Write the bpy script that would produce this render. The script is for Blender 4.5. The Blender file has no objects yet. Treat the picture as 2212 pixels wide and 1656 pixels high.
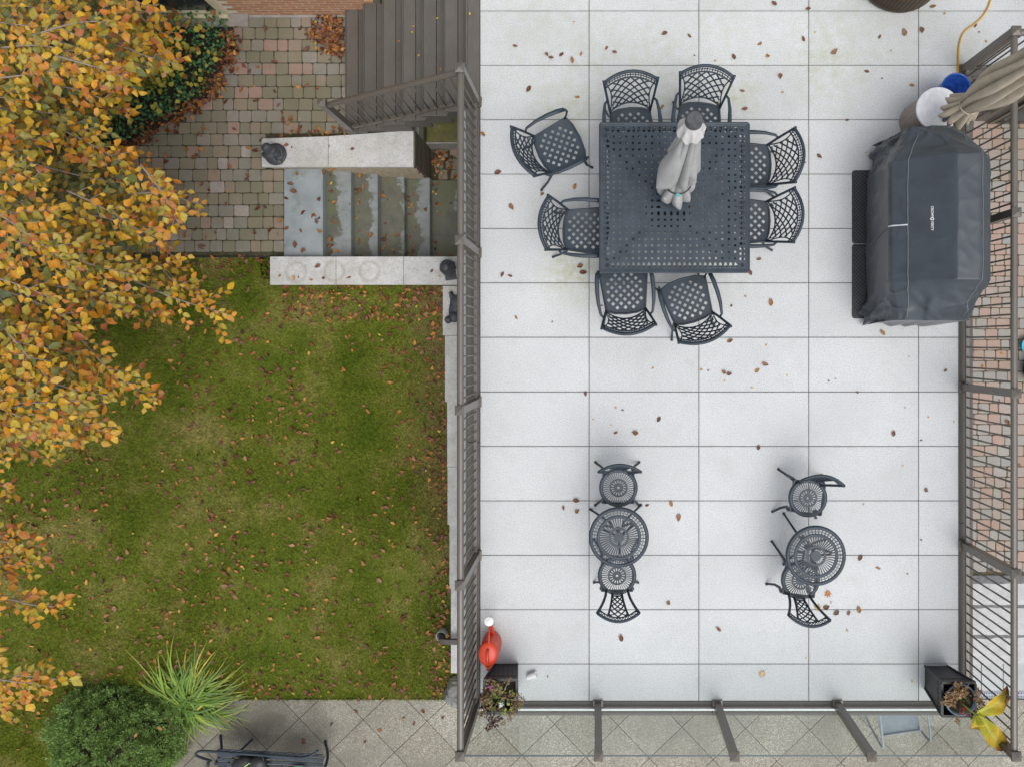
import bpy, bmesh, math, random
import numpy as np
from mathutils import Vector, Matrix, noise

random.seed(11); rng = np.random.default_rng(11)
scene = bpy.context.scene
C = scene.collection
R = math.radians
PI = math.pi

# ------------------------------------------------------------------ camera, sky, sun, exposure
H = 8.6                       # camera height over the deck (deck top = z 0)
FPX = 1672.0                  # focal length in units of a 2212 px wide picture
cam_d = bpy.data.cameras.new('camera'); cam = bpy.data.objects.new('camera', cam_d); C.objects.link(cam)
cam.location = (0, 0, H); cam.rotation_euler = (0, 0, 0)
cam_d.sensor_width = 36.0; cam_d.lens = FPX / 2212 * 36.0
cam_d.shift_x = -180 / 2212; cam_d.shift_y = -88 / 2212
cam_d.clip_start = 0.1; cam_d.clip_end = 2000
scene.camera = cam

SUN_EL, SUN_AZ = 66, 150      # degrees; azimuth from north (+Y) towards east (+X)
world = bpy.data.worlds.new('World'); scene.world = world; world.use_nodes = True
wn = world.node_tree.nodes; wl = world.node_tree.links
sky = wn.new('ShaderNodeTexSky'); sky.sky_type = 'NISHITA'; sky.sun_disc = False
sky.sun_elevation = R(SUN_EL); sky.sun_rotation = R(SUN_AZ); sky.air_density = 1.0; sky.dust_density = 3.0; sky.ozone_density = 1.0
hs = wn.new('ShaderNodeHueSaturation'); hs.inputs['Saturation'].default_value = 0.28
wl.new(sky.outputs[0], hs.inputs['Color']); wl.new(hs.outputs[0], wn['Background'].inputs['Color'])
wn['Background'].inputs['Strength'].default_value = 0.13
sd = bpy.data.lights.new('sun', 'SUN'); sd.energy = 1.1; sd.angle = R(50); sd.color = (1.0, 0.985, 0.965)
sun = bpy.data.objects.new('sun', sd); C.objects.link(sun)
sdir = Vector((math.sin(R(SUN_AZ)) * math.cos(R(SUN_EL)), math.cos(R(SUN_AZ)) * math.cos(R(SUN_EL)), math.sin(R(SUN_EL))))
sun.rotation_euler = sdir.to_track_quat('Z', 'Y').to_euler(); sun.location = sdir * 30
vs = scene.view_settings
vs.view_transform = 'Standard'; vs.look = 'None'; vs.gamma = 1.0; vs.exposure = 0.40
try: vs.use_curve_mapping = False
except Exception: pass
scene.render.engine = 'CYCLES'
scene.cycles.max_bounces = 6; scene.cycles.transparent_max_bounces = 12

# ------------------------------------------------------------------ helpers
def P(u, v, z=0.0):
    """Place as surveyed on the plan: u, v on the 2212 px plan at height z -> metres."""
    d = H - z
    return Vector(((u - 1286) / FPX * d, (740 - v) / FPX * d, z))

def tag(o, label=None, cat=None, group=None, kind=None):
    if label: o['label'] = label
    if cat: o['category'] = cat
    if group: o['group'] = group
    if kind: o['kind'] = kind
    return o

def empty(name, loc=(0, 0, 0), rz=0.0, label=None, cat=None, group=None, kind=None):
    o = bpy.data.objects.new(name, None); C.objects.link(o)
    o.location = loc; o.rotation_euler = (0, 0, rz); o.empty_display_size = .1
    return tag(o, label, cat, group, kind)

def link(name, me, parent=None, loc=None, rot=None):
    o = bpy.data.objects.new(name, me); C.objects.link(o)
    if parent is not None: o.parent = parent
    if loc is not None: o.location = loc
    if rot is not None: o.rotation_euler = rot
    return o

def copy_tree(o, parent=None):
    c = o.copy(); C.objects.link(c); c.parent = parent
    for ch in o.children: copy_tree(ch, c)
    return c

class MB:
    def __init__(s): s.v = []; s.f = []
    def add(s, vs, fs):
        o = len(s.v); s.v += [tuple(p) for p in vs]; s.f += [tuple(i + o for i in f) for f in fs]; return s
    def box(s, x0, y0, z0, x1, y1, z1):
        return s.add([(x0,y0,z0),(x1,y0,z0),(x1,y1,z0),(x0,y1,z0),(x0,y0,z1),(x1,y0,z1),(x1,y1,z1),(x0,y1,z1)],
                     [(0,3,2,1),(4,5,6,7),(0,1,5,4),(1,2,6,5),(2,3,7,6),(3,0,4,7)])
    def prism(s, pts, z0, z1, b=0.0):
        """vertical prism with a chamfered top edge"""
        n = len(pts)
        cx = sum(p[0] for p in pts) / n; cy = sum(p[1] for p in pts) / n
        vs = [(p[0], p[1], z0) for p in pts] + [(p[0], p[1], z1 - b) for p in pts]
        fs = [(i, (i+1) % n, n + (i+1) % n, n + i) for i in range(n)]
        if b > 0:
            rr = max(max(abs(p[0]-cx), abs(p[1]-cy)) for p in pts)
            ins = []
            for i in range(n):      # inset by b along averaged edge normals
                a = Vector(pts[i-1]); p = Vector(pts[i]); c = Vector(pts[(i+1) % n])
                e1 = (p - a).normalized(); e2 = (c - p).normalized()
                n1 = Vector((-e1.y, e1.x)); n2 = Vector((-e2.y, e2.x)); m = (n1 + n2)
                m = m.normalized() if m.length > 1e-6 else n1
                k = max(.35, m.dot(n1)); q = p + m * (b / k); ins.append((q.x, q.y, z1))
            vs += ins
            fs += [(n + i, n + (i+1) % n, 2*n + (i+1) % n, 2*n + i) for i in range(n)]
            fs.append(tuple(range(2*n, 3*n)))
        else:
            fs.append(tuple(range(n, 2*n)))
        fs.append(tuple(range(n-1, -1, -1)))
        return s.add(vs, fs)
    def cbox(s, x0, y0, z0, x1, y1, z1, b=.006):
        return s.prism([(x0,y0),(x1,y0),(x1,y1),(x0,y1)], z0, z1, b)
    def tube(s, pts, r, n=8, caps=True, flat=None):
        pts = [Vector(p) for p in pts]; m = len(pts)
        rs = r if isinstance(r, (list, tuple)) else [r] * m
        t0 = (pts[1] - pts[0]).normalized()
        up = Vector((0, 0, 1)) if abs(t0.z) < .9 else Vector((0, 1, 0))
        vs = []; nrm = (up - t0 * up.dot(t0)).normalized()
        for i in range(m):
            t = (pts[min(i+1, m-1)] - pts[max(i-1, 0)]).normalized()
            nrm = (nrm - t * nrm.dot(t))
            nrm = nrm.normalized() if nrm.length > 1e-6 else t.orthogonal().normalized()
            bn = t.cross(nrm)
            for k in range(n):
                a = 2 * PI * (k + .5) / n
                fx = 1 if flat is None else flat
                vs.append(pts[i] + bn * (math.cos(a) * rs[i]) + nrm * (math.sin(a) * rs[i] * fx))
        fs = [(i*n + k, i*n + (k+1) % n, (i+1)*n + (k+1) % n, (i+1)*n + k) for i in range(m-1) for k in range(n)]
        if caps: fs += [tuple(range(n-1, -1, -1)), tuple(range((m-1)*n, m*n))]
        return s.add(vs, fs)
    def bar(s, p0, p1, w, h):
        """rectangular bar, w across, h in the up direction"""
        p0 = Vector(p0); p1 = Vector(p1); t = (p1 - p0).normalized()
        up = Vector((0, 0, 1)) if abs(t.z) < .95 else Vector((0, 1, 0))
        nn = (up - t * up.dot(t)).normalized(); b = t.cross(nn)
        q = [p + b * (sx * w / 2) + nn * (sy * h / 2) for p in (p0, p1) for sx, sy in ((-1,-1),(1,-1),(1,1),(-1,1))]
        return s.add(q, [(0,3,2,1),(4,5,6,7),(0,1,5,4),(1,2,6,5),(2,3,7,6),(3,0,4,7)])
    def lathe(s, prof, n=32, c=(0, 0), sx=1, sy=1):
        vs = [(c[0] + r*sx*math.cos(2*PI*k/n), c[1] + r*sy*math.sin(2*PI*k/n), z) for r, z in prof for k in range(n)]
        m = len(prof)
        fs = [(i*n + k, i*n + (k+1) % n, (i+1)*n + (k+1) % n, (i+1)*n + k) for i in range(m-1) for k in range(n)]
        return s.add(vs, fs)
    def grid(s, rows, closed=False):
        m = len(rows); n = len(rows[0]); vs = [p for r in rows for p in r]
        fs = [(i*n + k, i*n + (k+1) % n, (i+1)*n + (k+1) % n, (i+1)*n + k) for i in range(m-1) for k in range(n if closed else n-1)]
        return s.add(vs, fs)
    def plate(s, polys, z0, z1, xf=None):
        """flat pierced plate: polys = ccw 2d faces; free edges get walls"""
        idx = {}; pts = []; F = []
        def gi(p):
            k = (round(p[0], 5), round(p[1], 5))
            if k not in idx: idx[k] = len(pts); pts.append(k)
            return idx[k]
        for po in polys:
            q = []
            for p in po:
                i = gi(p)
                if not q or (q[-1] != i): q.append(i)
            if len(q) > 2 and q[0] == q[-1]: q.pop()
            if len(set(q)) > 2: F.append(q)
        E = {}
        for f in F:
            for a, b in zip(f, f[1:] + f[:1]): E[(a, b)] = E.get((a, b), 0) + 1
        n = len(pts); T = xf or (lambda x, y, z: (x, y, z))
        vs = [T(p[0], p[1], z1) for p in pts] + [T(p[0], p[1], z0) for p in pts]
        fs = [tuple(f) for f in F] + [tuple(n + i for i in reversed(f)) for f in F]
        for (a, b) in E:
            if (b, a) not in E: fs.append((b, a, n + a, n + b))
        return s.add(vs, fs)
    def xform(s, M): s.v = [tuple(M @ Vector(p)) for p in s.v]; return s
    def mesh(s, name, mat, smooth=False):
        me = bpy.data.meshes.new(name); me.from_pydata(s.v, [], s.f)
        if mat: me.materials.append(mat)
        if smooth: me.polygons.foreach_set('use_smooth', [True] * len(me.polygons))
        me.update(); return me
    def build(s, name, mat, parent=None, smooth=False, loc=None, rot=None, auto=None):
        me = s.mesh(name, mat, smooth or auto is not None)
        if auto is not None: me.set_sharp_from_angle(angle=R(auto))
        return link(name, me, parent, loc, rot)

def np_mesh(name, V, F, mat, col=None, smooth=False):
    """V (n,3), F (m,k) arrays; col (n,3) vertex colours"""
    me = bpy.data.meshes.new(name); V = np.asarray(V, np.float32); F = np.asarray(F, np.int32)
    m, k = F.shape
    me.vertices.add(len(V)); me.vertices.foreach_set('co', V.ravel())
    me.loops.add(m * k); me.loops.foreach_set('vertex_index', F.ravel())
    me.polygons.add(m); me.polygons.foreach_set('loop_start', np.arange(0, m * k, k, dtype=np.int32))
    try: me.polygons.foreach_set('loop_total', np.full(m, k, np.int32))
    except Exception: pass
    if smooth: me.polygons.foreach_set('use_smooth', np.ones(m, bool))
    me.update(calc_edges=True)
    if col is not None:
        a = me.color_attributes.new('Col', 'FLOAT_COLOR', 'POINT')
        c4 = np.ones((len(V), 4), np.float32); c4[:, :3] = col; a.data.foreach_set('color', c4.ravel())
    if mat: me.materials.append(mat)
    return me

def clip_poly(poly, clip):
    """clip a polygon by a convex ccw polygon"""
    out = [tuple(p) for p in poly]
    for i in range(len(clip)):
        a = clip[i]; b = clip[(i+1) % len(clip)]
        def side(p): return (b[0]-a[0])*(p[1]-a[1]) - (b[1]-a[1])*(p[0]-a[0])
        inp = out; out = []
        for j in range(len(inp)):
            p = inp[j]; q = inp[(j+1) % len(inp)]; sp = side(p); sq = side(q)
            if sp >= 0: out.append(p)
            if (sp > 0 and sq < 0) or (sp < 0 and sq > 0):
                t = sp / (sp - sq); out.append((p[0] + (q[0]-p[0])*t, p[1] + (q[1]-p[1])*t))
        if len(out) < 3: return []
    return out

def inside(poly, x, y):
    c = False; j = len(poly) - 1
    for i in range(len(poly)):
        if (poly[i][1] > y) != (poly[j][1] > y) and x < (poly[j][0]-poly[i][0]) * (y-poly[i][1]) / (poly[j][1]-poly[i][1]) + poly[i][0]: c = not c
        j = i
    return c

def blob(name, ells, voxel, mat, parent=None):
    bm = bmesh.new()
    for e in ells:
        M = Matrix.Translation(e[:3]) @ (e[6] if len(e) > 6 else Matrix.Identity(4)) @ Matrix.Diagonal((e[3], e[4], e[5], 1))
        bmesh.ops.create_uvsphere(bm, u_segments=20, v_segments=12, radius=1, matrix=M)
    me = bpy.data.meshes.new(name + '_raw'); bm.to_mesh(me); bm.free()
    o = bpy.data.objects.new(name, me); C.objects.link(o)
    md = o.modifiers.new('r', 'REMESH'); md.mode = 'VOXEL'; md.voxel_size = voxel; md.use_smooth_shade = True
    sm = o.modifiers.new('s', 'SMOOTH'); sm.factor = .5; sm.iterations = 3
    dg = bpy.context.evaluated_depsgraph_get()
    m2 = bpy.data.meshes.new_from_object(o.evaluated_get(dg))
    o.modifiers.clear(); o.data = m2; m2.name = name; bpy.data.meshes.remove(me)
    m2.materials.clear(); m2.materials.append(mat)
    if parent is not None: o.parent = parent
    return o

# ------------------------------------------------------------------ materials
def new_mat(name):
    m = bpy.data.materials.new(name); m.use_nodes = True
    return m, m.node_tree.nodes, m.node_tree.links, m.node_tree.nodes['Principled BSDF']

def node(N, t, **kw):
    n = N.new(t)
    for k, v in kw.items():
        if k in n.inputs: n.inputs[k].default_value = v
        else: setattr(n, k, v)
    return n

def noise_node(N, L, vec, scale, detail=3, rough=.55):
    n = N.new('ShaderNodeTexNoise'); n.inputs['Scale'].default_value = scale
    n.inputs['Detail'].default_value = detail; n.inputs['Roughness'].default_value = rough
    L.new(vec, n.inputs['Vector']); return n.outputs['Fac']

def ramp(N, L, fac, stops, interp='LINEAR'):
    r = N.new('ShaderNodeValToRGB'); r.color_ramp.interpolation = interp
    el = r.color_ramp.elements
    while len(el) < len(stops): el.new(.5)
    for e, (p, c) in zip(el, stops):
        e.position = p; e.color = (*c, 1) if len(c) == 3 else c
    L.new(fac, r.inputs[0]); return r.outputs['Color']

def mix(N, L, fac, a, b, mode='MIX'):
    m = N.new('ShaderNodeMix'); m.data_type = 'RGBA'; m.blend_type = mode
    for sock, v in ((m.inputs[0], fac), (m.inputs[6], a), (m.inputs[7], b)):
        if hasattr(v, 'is_output'): L.new(v, sock)
        elif isinstance(v, (int, float)): sock.default_value = v
        else: sock.default_value = (*v, 1)
    return m.outputs[2]

def mmath(N, L, op, a, b=0.0, c=None):
    m = N.new('ShaderNodeMath'); m.operation = op
    for i, v in enumerate((a, b) if c is None else (a, b, c)):
        if hasattr(v, 'is_output'): L.new(v, m.inputs[i])
        else: m.inputs[i].default_value = v
    return m.outputs[0]

def mrange(N, L, v, a, b, c=0.0, d=1.0):
    m = N.new('ShaderNodeMapRange'); m.clamp = True
    L.new(v, m.inputs[0])
    for i, x in enumerate((a, b, c, d)): m.inputs[i+1].default_value = x
    return m.outputs[0]

def bump(N, L, h, bsdf, strength=.3, dist=.002):
    b = N.new('ShaderNodeBump'); b.inputs['Strength'].default_value = strength; b.inputs['Distance'].default_value = dist
    L.new(h, b.inputs['Height']); L.new(b.outputs[0], bsdf.inputs['Normal'])

def wpos(N): return N.new('ShaderNodeNewGeometry').outputs['Position']
def sc(c, k): return tuple(min(1, x * k) for x in c)

def basic(name, col, rough=.6, var=.15, scale=12, bs=0.0, bscale=150, metal=0.0, rnd=0.0, spec=.5, fine=0.0, fscale=400):
    m, N, L, B = new_mat(name); p = wpos(N)
    c = ramp(N, L, noise_node(N, L, p, scale, 4), [(.3, sc(col, 1 - var)), (.7, sc(col, 1 + var))])
    if fine:
        c = mix(N, L, noise_node(N, L, p, fscale, 2), c, sc(col, 1 - fine * 2), 'MIX') if False else mix(N, L, mrange(N, L, noise_node(N, L, p, fscale, 2), .5, .7, 0, fine), c, sc(col, .35))
    if rnd:
        oi = N.new('ShaderNodeObjectInfo').outputs['Random']
        c = mix(N, L, 1.0, c, ramp(N, L, oi, [(0, (1-rnd,)*3), (1, (1, 1, 1))]), 'MULTIPLY')
    L.new(c, B.inputs['Base Color']); B.inputs['Roughness'].default_value = rough; B.inputs['Metallic'].default_value = metal
    B.inputs['Specular IOR Level'].default_value = spec
    if bs: bump(N, L, noise_node(N, L, p, bscale, 3), B, bs, .002)
    return m

MAT = {}
MAT['metal_dark'] = basic('cast aluminium', (.029, .042, .057), .45, .28, 7, .2, 400, 0, 0, .42)
MAT['rail'] = basic('brown powder coat', (.118, .102, .084), .34, .08, 6, .05, 600, 0, 0, .7)
MAT['board'] = None
MAT['statue'] = basic('dark statue', (.055, .06, .07), .5, .35, 30, .5, 120)
MAT['soil'] = basic('soil', (.035, .026, .018), .95, .5, 40, 1, 90)
MAT['white'] = basic('white plastic', (.8, .8, .8), .4, .03)
MAT['red'] = basic('red plastic', (.62, .055, .02), .38, .06, 8, .05, 300)
MAT['blue'] = basic('blue glaze', (.025, .09, .38), .25, .3, 14)
MAT['bluegrey'] = basic('blue grey pot', (.16, .25, .33), .45, .2, 14)
MAT['black'] = basic('black plastic', (.022, .023, .026), .45, .2, 20, .1, 300)
MAT['tread'] = basic('worn rubber tread', (.085, .088, .094), .4, .2, 20)
MAT['collar'] = basic('pale collar fabric', (.60, .585, .58), .85, .06, 20, .2, 700)
MAT['cap'] = basic('umbrella cap', (.085, .088, .095), .75, .3, 40, .3, 300)
MAT['yellow'] = basic('yellow cord', (.62, .33, .02), .5, .1)
MAT['concrete'] = basic('concrete', (.33, .31, .28), .85, .18, 9, .4, 160, fine=.3)
MAT['beige'] = basic('beige paint', (.62, .55, .38), .5, .05)
MAT['pale'] = basic('pale metal', (.85, .86, .87), .35, .04)
MAT['teal'] = basic('teal cloth', (.12, .55, .52), .7, .15)
MAT['lime'] = basic('lime plastic', (.5, .8, .25), .5, .1)
MAT['gutter'] = basic('gutter', (.36, .37, .39), .5, .1)
MAT['bark'] = basic('smooth grey bark', (.25, .2, .17), .8, .25, 60, .5, 200)
MAT['slinggrey'] = basic('grey sling fabric', (.22, .26, .29), .8, .1, 20, .3, 600)
MAT['pole'] = basic('dark pole', (.06, .063, .066), .4, .1)
MAT['zip'] = basic('zip tape', (.6, .63, .66), .5, .05)
MAT['tan'] = basic('tan wall stone', (.42, .35, .25), .8, .22, 14, .4, 120)
MAT['mortar'] = basic('pale mortar', (.66, .62, .54), .9, .12, 60, .3, 300)
MAT['darkglass'] = basic('dark window', (.03, .033, .036), .12, .2, 5)
MAT['edgeglass'] = basic('glass edge', (.035, .06, .07), .35, .1)
MAT['sidingbrown'] = basic('brown siding', (.14, .12, .105), .6, .1, 5)
MAT['leadpipe'] = basic('grey pipe', (.34, .37, .36), .5, .1)
MAT['seam'] = basic('seam piping', (.17, .18, .185), .6, .1)

def m_granite():
    m, N, L, B = new_mat('pale granite tile'); p = wpos(N)
    c = ramp(N, L, noise_node(N, L, p, 1.3, 4), [(.3, (.585, .598, .598)), (.7, (.695, .71, .714))])
    sp = noise_node(N, L, p, 95, 3, .7)
    c = mix(N, L, mrange(N, L, sp, .48, .66, 0, .8), c, (.28, .29, .295))
    sp2 = noise_node(N, L, p, 260, 1, .5)
    c = mix(N, L, mrange(N, L, sp2, .55, .72, 0, .5), c, (.88, .89, .9))
    # blotchy grime
    g = noise_node(N, L, p, 2.6, 5, .65)
    c = mix(N, L, mrange(N, L, g, .50, .76, 0, .36), c, (.38, .385, .365))
    gen = N.new('ShaderNodeTexCoord').outputs['Generated']; gs = N.new('ShaderNodeSeparateXYZ'); L.new(gen, gs.inputs[0])
    ex = mmath(N, L, 'ABSOLUTE', mmath(N, L, 'SUBTRACT', gs.outputs['X'], .5)); ey = mmath(N, L, 'ABSOLUTE', mmath(N, L, 'SUBTRACT', gs.outputs['Y'], .5))
    ed = mmath(N, L, 'MAXIMUM', mrange(N, L, ex, .475, .5), mrange(N, L, ey, .45, .5))
    c = mix(N, L, mmath(N, L, 'MULTIPLY', ed, mrange(N, L, noise_node(N, L, p, 6, 5, .7), .35, .75, 0, .36)), c, (.40, .40, .37))
    dr = noise_node(N, L, p, .55, 6, .62)
    c = mix(N, L, mrange(N, L, dr, .47, .5, 0, .07), c, (.45, .46, .46))
    # algae stains with their own places
    oi = N.new('ShaderNodeObjectInfo').outputs['Random']
    c = mix(N, L, 1.0, c, ramp(N, L, oi, [(0, (.925, .928, .925)), (1, (1, 1, 1))]), 'MULTIPLY')
    tot = None
    for (u, v, r, k) in ((1235, 590, 60, .75), (1225, 235, 75, .5), (1420, 150, 120, .33), (1790, 125, 110, .42), (1590, 205, 55, .55), (1445, 215, 60, .4),
                         (1680, 335, 60, .35), (1290, 120, 110, .3), (2090, 110, 60, .3), (1200, 470, 60, .25), (1180, 60, 160, .22), (1560, 60, 160, .2), (1900, 60, 150, .24), (1530, 590, 90, .22)):
        q = P(u, v, 0); d = N.new('ShaderNodeVectorMath'); d.operation = 'DISTANCE'
        L.new(p, d.inputs[0]); d.inputs[1].default_value = q
        f = mrange(N, L, d.outputs['Value'], 0, r / 194.4 * 1.5, k, 0)
        tot = f if tot is None else mmath(N, L, 'MAXIMUM', tot, f)
    st = mmath(N, L, 'MULTIPLY', tot, mrange(N, L, noise_node(N, L, p, 8, 6, .72), .38, .68, 0, 1.25))
    c = mix(N, L, st, c, (.36, .35, .15))
    L.new(c, B.inputs['Base Color']); B.inputs['Roughness'].default_value = .72
    bump(N, L, sp, B, .25, .0015)
    return m
MAT['granite'] = m_granite()

def m_paver(name, tone, moss=1.0):
    m, N, L, B = new_mat(name); p = wpos(N)
    oi = N.new('ShaderNodeObjectInfo').outputs['Random']
    c = ramp(N, L, oi, tone, 'CONSTANT')
    c = mix(N, L, mrange(N, L, noise_node(N, L, p, 22, 4, .6), .3, .75, 0, .5 * moss), c, (.20, .175, .125))
    c = mix(N, L, mrange(N, L, noise_node(N, L, p, 240, 2), .5, .7, 0, .45), c, (.09, .085, .07))
    c = mix(N, L, mrange(N, L, noise_node(N, L, p, 330, 2), .55, .7, 0, .3), c, (.5, .48, .45))
    c = mix(N, L, mrange(N, L, noise_node(N, L, p, 1.1, 3), .42, .62, 0, .42 * moss), c, (.125, .125, .062))
    L.new(c, B.inputs['Base Color']); B.inputs['Roughness'].default_value = .8
    bump(N, L, noise_node(N, L, p, 180, 3), B, .35, .003)
    return m
MAT['paver'] = m_paver('tumbled paver', [(0, (.265, .225, .155)), (.16, (.22, .20, .135)), (.32, (.31, .24, .175)), (.46, (.26, .245, .21)), (.6, (.205, .19, .13)), (.74, (.30, .27, .235)), (.88, (.38, .245, .195)), (.96, (.44, .39, .36))])
MAT['paver_r'] = m_paver('side path paver', [(0, (.43, .35, .31)), (.2, (.45, .305, .25)), (.4, (.37, .35, .32)), (.55, (.43, .335, .285)), (.7, (.40, .37, .34)), (.85, (.35, .34, .325)), (.92, (.45, .31, .255))], .5)
MAT['joint_r'] = basic('path joint moss', (.085, .072, .036), .95, .4, 14, .5, 200)
MAT['joint'] = basic('mossy joint sand', (.06, .056, .03), .95, .4, 20, .5, 200)

def m_board():
    m, N, L, B = new_mat('composite board'); p = wpos(N)
    mp = N.new('ShaderNodeMapping'); mp.inputs['Scale'].default_value = (60, 3, 60); L.new(p, mp.inputs[0])
    g = noise_node(N, L, mp.outputs[0], 3, 4, .6)
    c = ramp(N, L, g, [(.3, (.085, .075, .063)), (.7, (.128, .114, .098))])
    c = mix(N, L, mrange(N, L, noise_node(N, L, p, 3, 3), .4, .7, 0, .35), c, (.15, .14, .125))
    oi = N.new('ShaderNodeObjectInfo').outputs['Random']
    c = mix(N, L, 1.0, c, ramp(N, L, oi, [(0, (.86, .86, .88)), (1, (1.0, .99, .97))]), 'MULTIPLY')
    L.new(c, B.inputs['Base Color']); B.inputs['Roughness'].default_value = .62; bump(N, L, g, B, .2, .002)
    return m
MAT['board'] = m_board()

def m_stonecap():
    m, N, L, B = new_mat('travertine cap stone'); p = wpos(N)
    v = noise_node(N, L, p, 7, 6, .7)
    c = ramp(N, L, v, [(.3, (.45, .44, .42)), (.5, (.55, .55, .53)), (.7, (.63, .63, .62))])
    pit = noise_node(N, L, p, 48, 5, .75)
    c = mix(N, L, mrange(N, L, pit, .52, .66, 0, .7), c, (.24, .24, .235))
    c = mix(N, L, mrange(N, L, noise_node(N, L, p, 2.2, 3), .5, .72, 0, .4), c, (.40, .36, .29))
    oi = N.new('ShaderNodeObjectInfo').outputs['Random']
    c = mix(N, L, 1.0, c, ramp(N, L, oi, [(0, (.88, .88, .88)), (1, (1, 1, 1))]), 'MULTIPLY')
    # ring stains left by flower pots
    for (u, v_, r) in ((640, 588, 21), (722, 586, 21), (798, 586, 21)):
        q = P(u, v_, -1.15); d = N.new('ShaderNodeVectorMath'); d.operation = 'DISTANCE'; L.new(p, d.inputs[0]); d.inputs[1].default_value = q
        e = mmath(N, L, 'ABSOLUTE', mmath(N, L, 'SUBTRACT', d.outputs['Value'], r / 171.5))
        c = mix(N, L, mmath(N, L, 'MULTIPLY', mrange(N, L, e, 0, .035, .75, 0), noise_node(N, L, p, 9, 4)), c, (.24, .19, .13))
    L.new(c, B.inputs['Base Color']); B.inputs['Roughness'].default_value = .75; bump(N, L, pit, B, .4, -.004)
    return m
MAT['cap_stone'] = m_stonecap()

def m_bluestone():
    m, N, L, B = new_mat('damp bluestone'); p = wpos(N)
    tc = N.new('ShaderNodeTexCoord').outputs['Generated']
    sx = N.new('ShaderNodeSeparateXYZ'); L.new(tc, sx.inputs[0])
    dry = ramp(N, L, noise_node(N, L, p, 9, 6, .65), [(.3, (.17, .19, .185)), (.7, (.27, .29, .285))])
    wet = ramp(N, L, noise_node(N, L, p, 6, 4), [(.3, (.062, .060, .042)), (.7, (.125, .118, .078))])
    oc = N.new('ShaderNodeSeparateColor'); L.new(N.new('ShaderNodeObjectInfo').outputs['Color'], oc.inputs[0])
    edge = mmath(N, L, 'ADD', sx.outputs['X'], mmath(N, L, 'MULTIPLY', mmath(N, L, 'SUBTRACT', noise_node(N, L, p, 4.5, 7, .72), .5), 1.7))
    lvl = oc.outputs[0]
    w = mrange(N, L, mmath(N, L, 'SUBTRACT', lvl, edge), -.05, .05, 0, .9)
    wet = mix(N, L, mrange(N, L, noise_node(N, L, p, 3.2, 5, .6), .4, .62, 0, .8), wet, (.095, .105, .026))
    c = mix(N, L, w, dry, wet)
    c = mix(N, L, mrange(N, L, noise_node(N, L, p, 220, 2), .55, .7, 0, .3), c, (.4, .42, .42))
    L.new(c, B.inputs['Base Color']); L.new(mmath(N, L, 'SUBTRACT', .75, mmath(N, L, 'MULTIPLY', w, .3)), B.inputs['Roughness'])
    bump(N, L, noise_node(N, L, p, 60, 4), B, .25, .003)
    return m
MAT['bluestone'] = m_bluestone()

def m_drystone():
    m, N, L, B = new_mat('dry bluestone slab'); p = wpos(N)
    c = ramp(N, L, noise_node(N, L, p, 4, 5), [(.3, (.22, .255, .265)), (.7, (.31, .345, .35))])
    c = mix(N, L, mrange(N, L, noise_node(N, L, p, 3.5, 5, .7), .58, .72, 0, .6), c, (.12, .12, .08))
    c = mix(N, L, mrange(N, L, noise_node(N, L, p, 230, 2), .55, .7, 0, .3), c, (.42, .44, .44))
    L.new(c, B.inputs['Base Color']); B.inputs['Roughness'].default_value = .7; bump(N, L, noise_node(N, L, p, 70, 4), B, .25, .003)
    return m
MAT['drystone'] = m_drystone()

def m_aggregate():
    m, N, L, B = new_mat('exposed aggregate'); p = wpos(N)
    t = N.new('ShaderNodeTexVoronoi'); t.inputs['Scale'].default_value = 85; L.new(p, t.inputs['Vector'])
    tc = N.new('ShaderNodeSeparateColor'); L.new(t.outputs['Color'], tc.inputs[0])
    st = ramp(N, L, tc.outputs[0], [(0, (.28, .26, .21)), (.4, (.42, .39, .32)), (.75, (.54, .51, .43)), (1, (.72, .7, .63))])
    st = mix(N, L, mrange(N, L, t.outputs['Distance'], .35, .6, 0, .6), st, (.16, .145, .115))
    big = noise_node(N, L, p, .9, 4, .6)
    st = mix(N, L, mrange(N, L, big, .36, .56, .55, 0), st, (.22, .205, .165))
    sx = N.new('ShaderNodeSeparateXYZ'); L.new(p, sx.inputs[0])
    old = mmath(N, L, 'MULTIPLY', mrange(N, L, sx.outputs['X'], -4.1, -1.9, .9, .0), mrange(N, L, noise_node(N, L, p, 2.3, 5, .6), .4, .6, .55, 1))
    st = mix(N, L, old, st, (.15, .135, .105))
    oi = N.new('ShaderNodeObjectInfo').outputs['Random']
    st = mix(N, L, 1.0, st, ramp(N, L, oi, [(0, (.84, .83, .8)), (1, (1, 1, 1))]), 'MULTIPLY')
    L.new(st, B.inputs['Base Color']); B.inputs['Roughness'].default_value = .8; bump(N, L, t.outputs['Distance'], B, .35, -.003)
    return m
MAT['aggregate'] = m_aggregate()

def m_attr(name, rough=.55, trans=.0, var=.15, vscale=60, spots=0):
    m, N, L, B = new_mat(name); p = wpos(N)
    a = N.new('ShaderNodeAttribute'); a.attribute_name = 'Col'
    c = mix(N, L, 1.0, a.outputs['Color'], ramp(N, L, noise_node(N, L, p, vscale, 3), [(.3, (1 - var,)*3), (.7, (1 + var*.6,)*3)]), 'MULTIPLY')
    if spots: c = mix(N, L, mrange(N, L, noise_node(N, L, p, 75, 3), .58, .68, 0, spots), c, (.12, .05, .02))
    L.new(c, B.inputs['Base Color']); B.inputs['Roughness'].default_value = rough
    if trans:
        tr = N.new('ShaderNodeBsdfTranslucent'); L.new(c, tr.inputs['Color'])
        mx = N.new('ShaderNodeMixShader'); mx.inputs[0].default_value = trans
        L.new(B.outputs[0], mx.inputs[1]); L.new(tr.outputs[0], mx.inputs[2]); L.new(mx.outputs[0], N['Material Output'].inputs[0])
    return m
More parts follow.
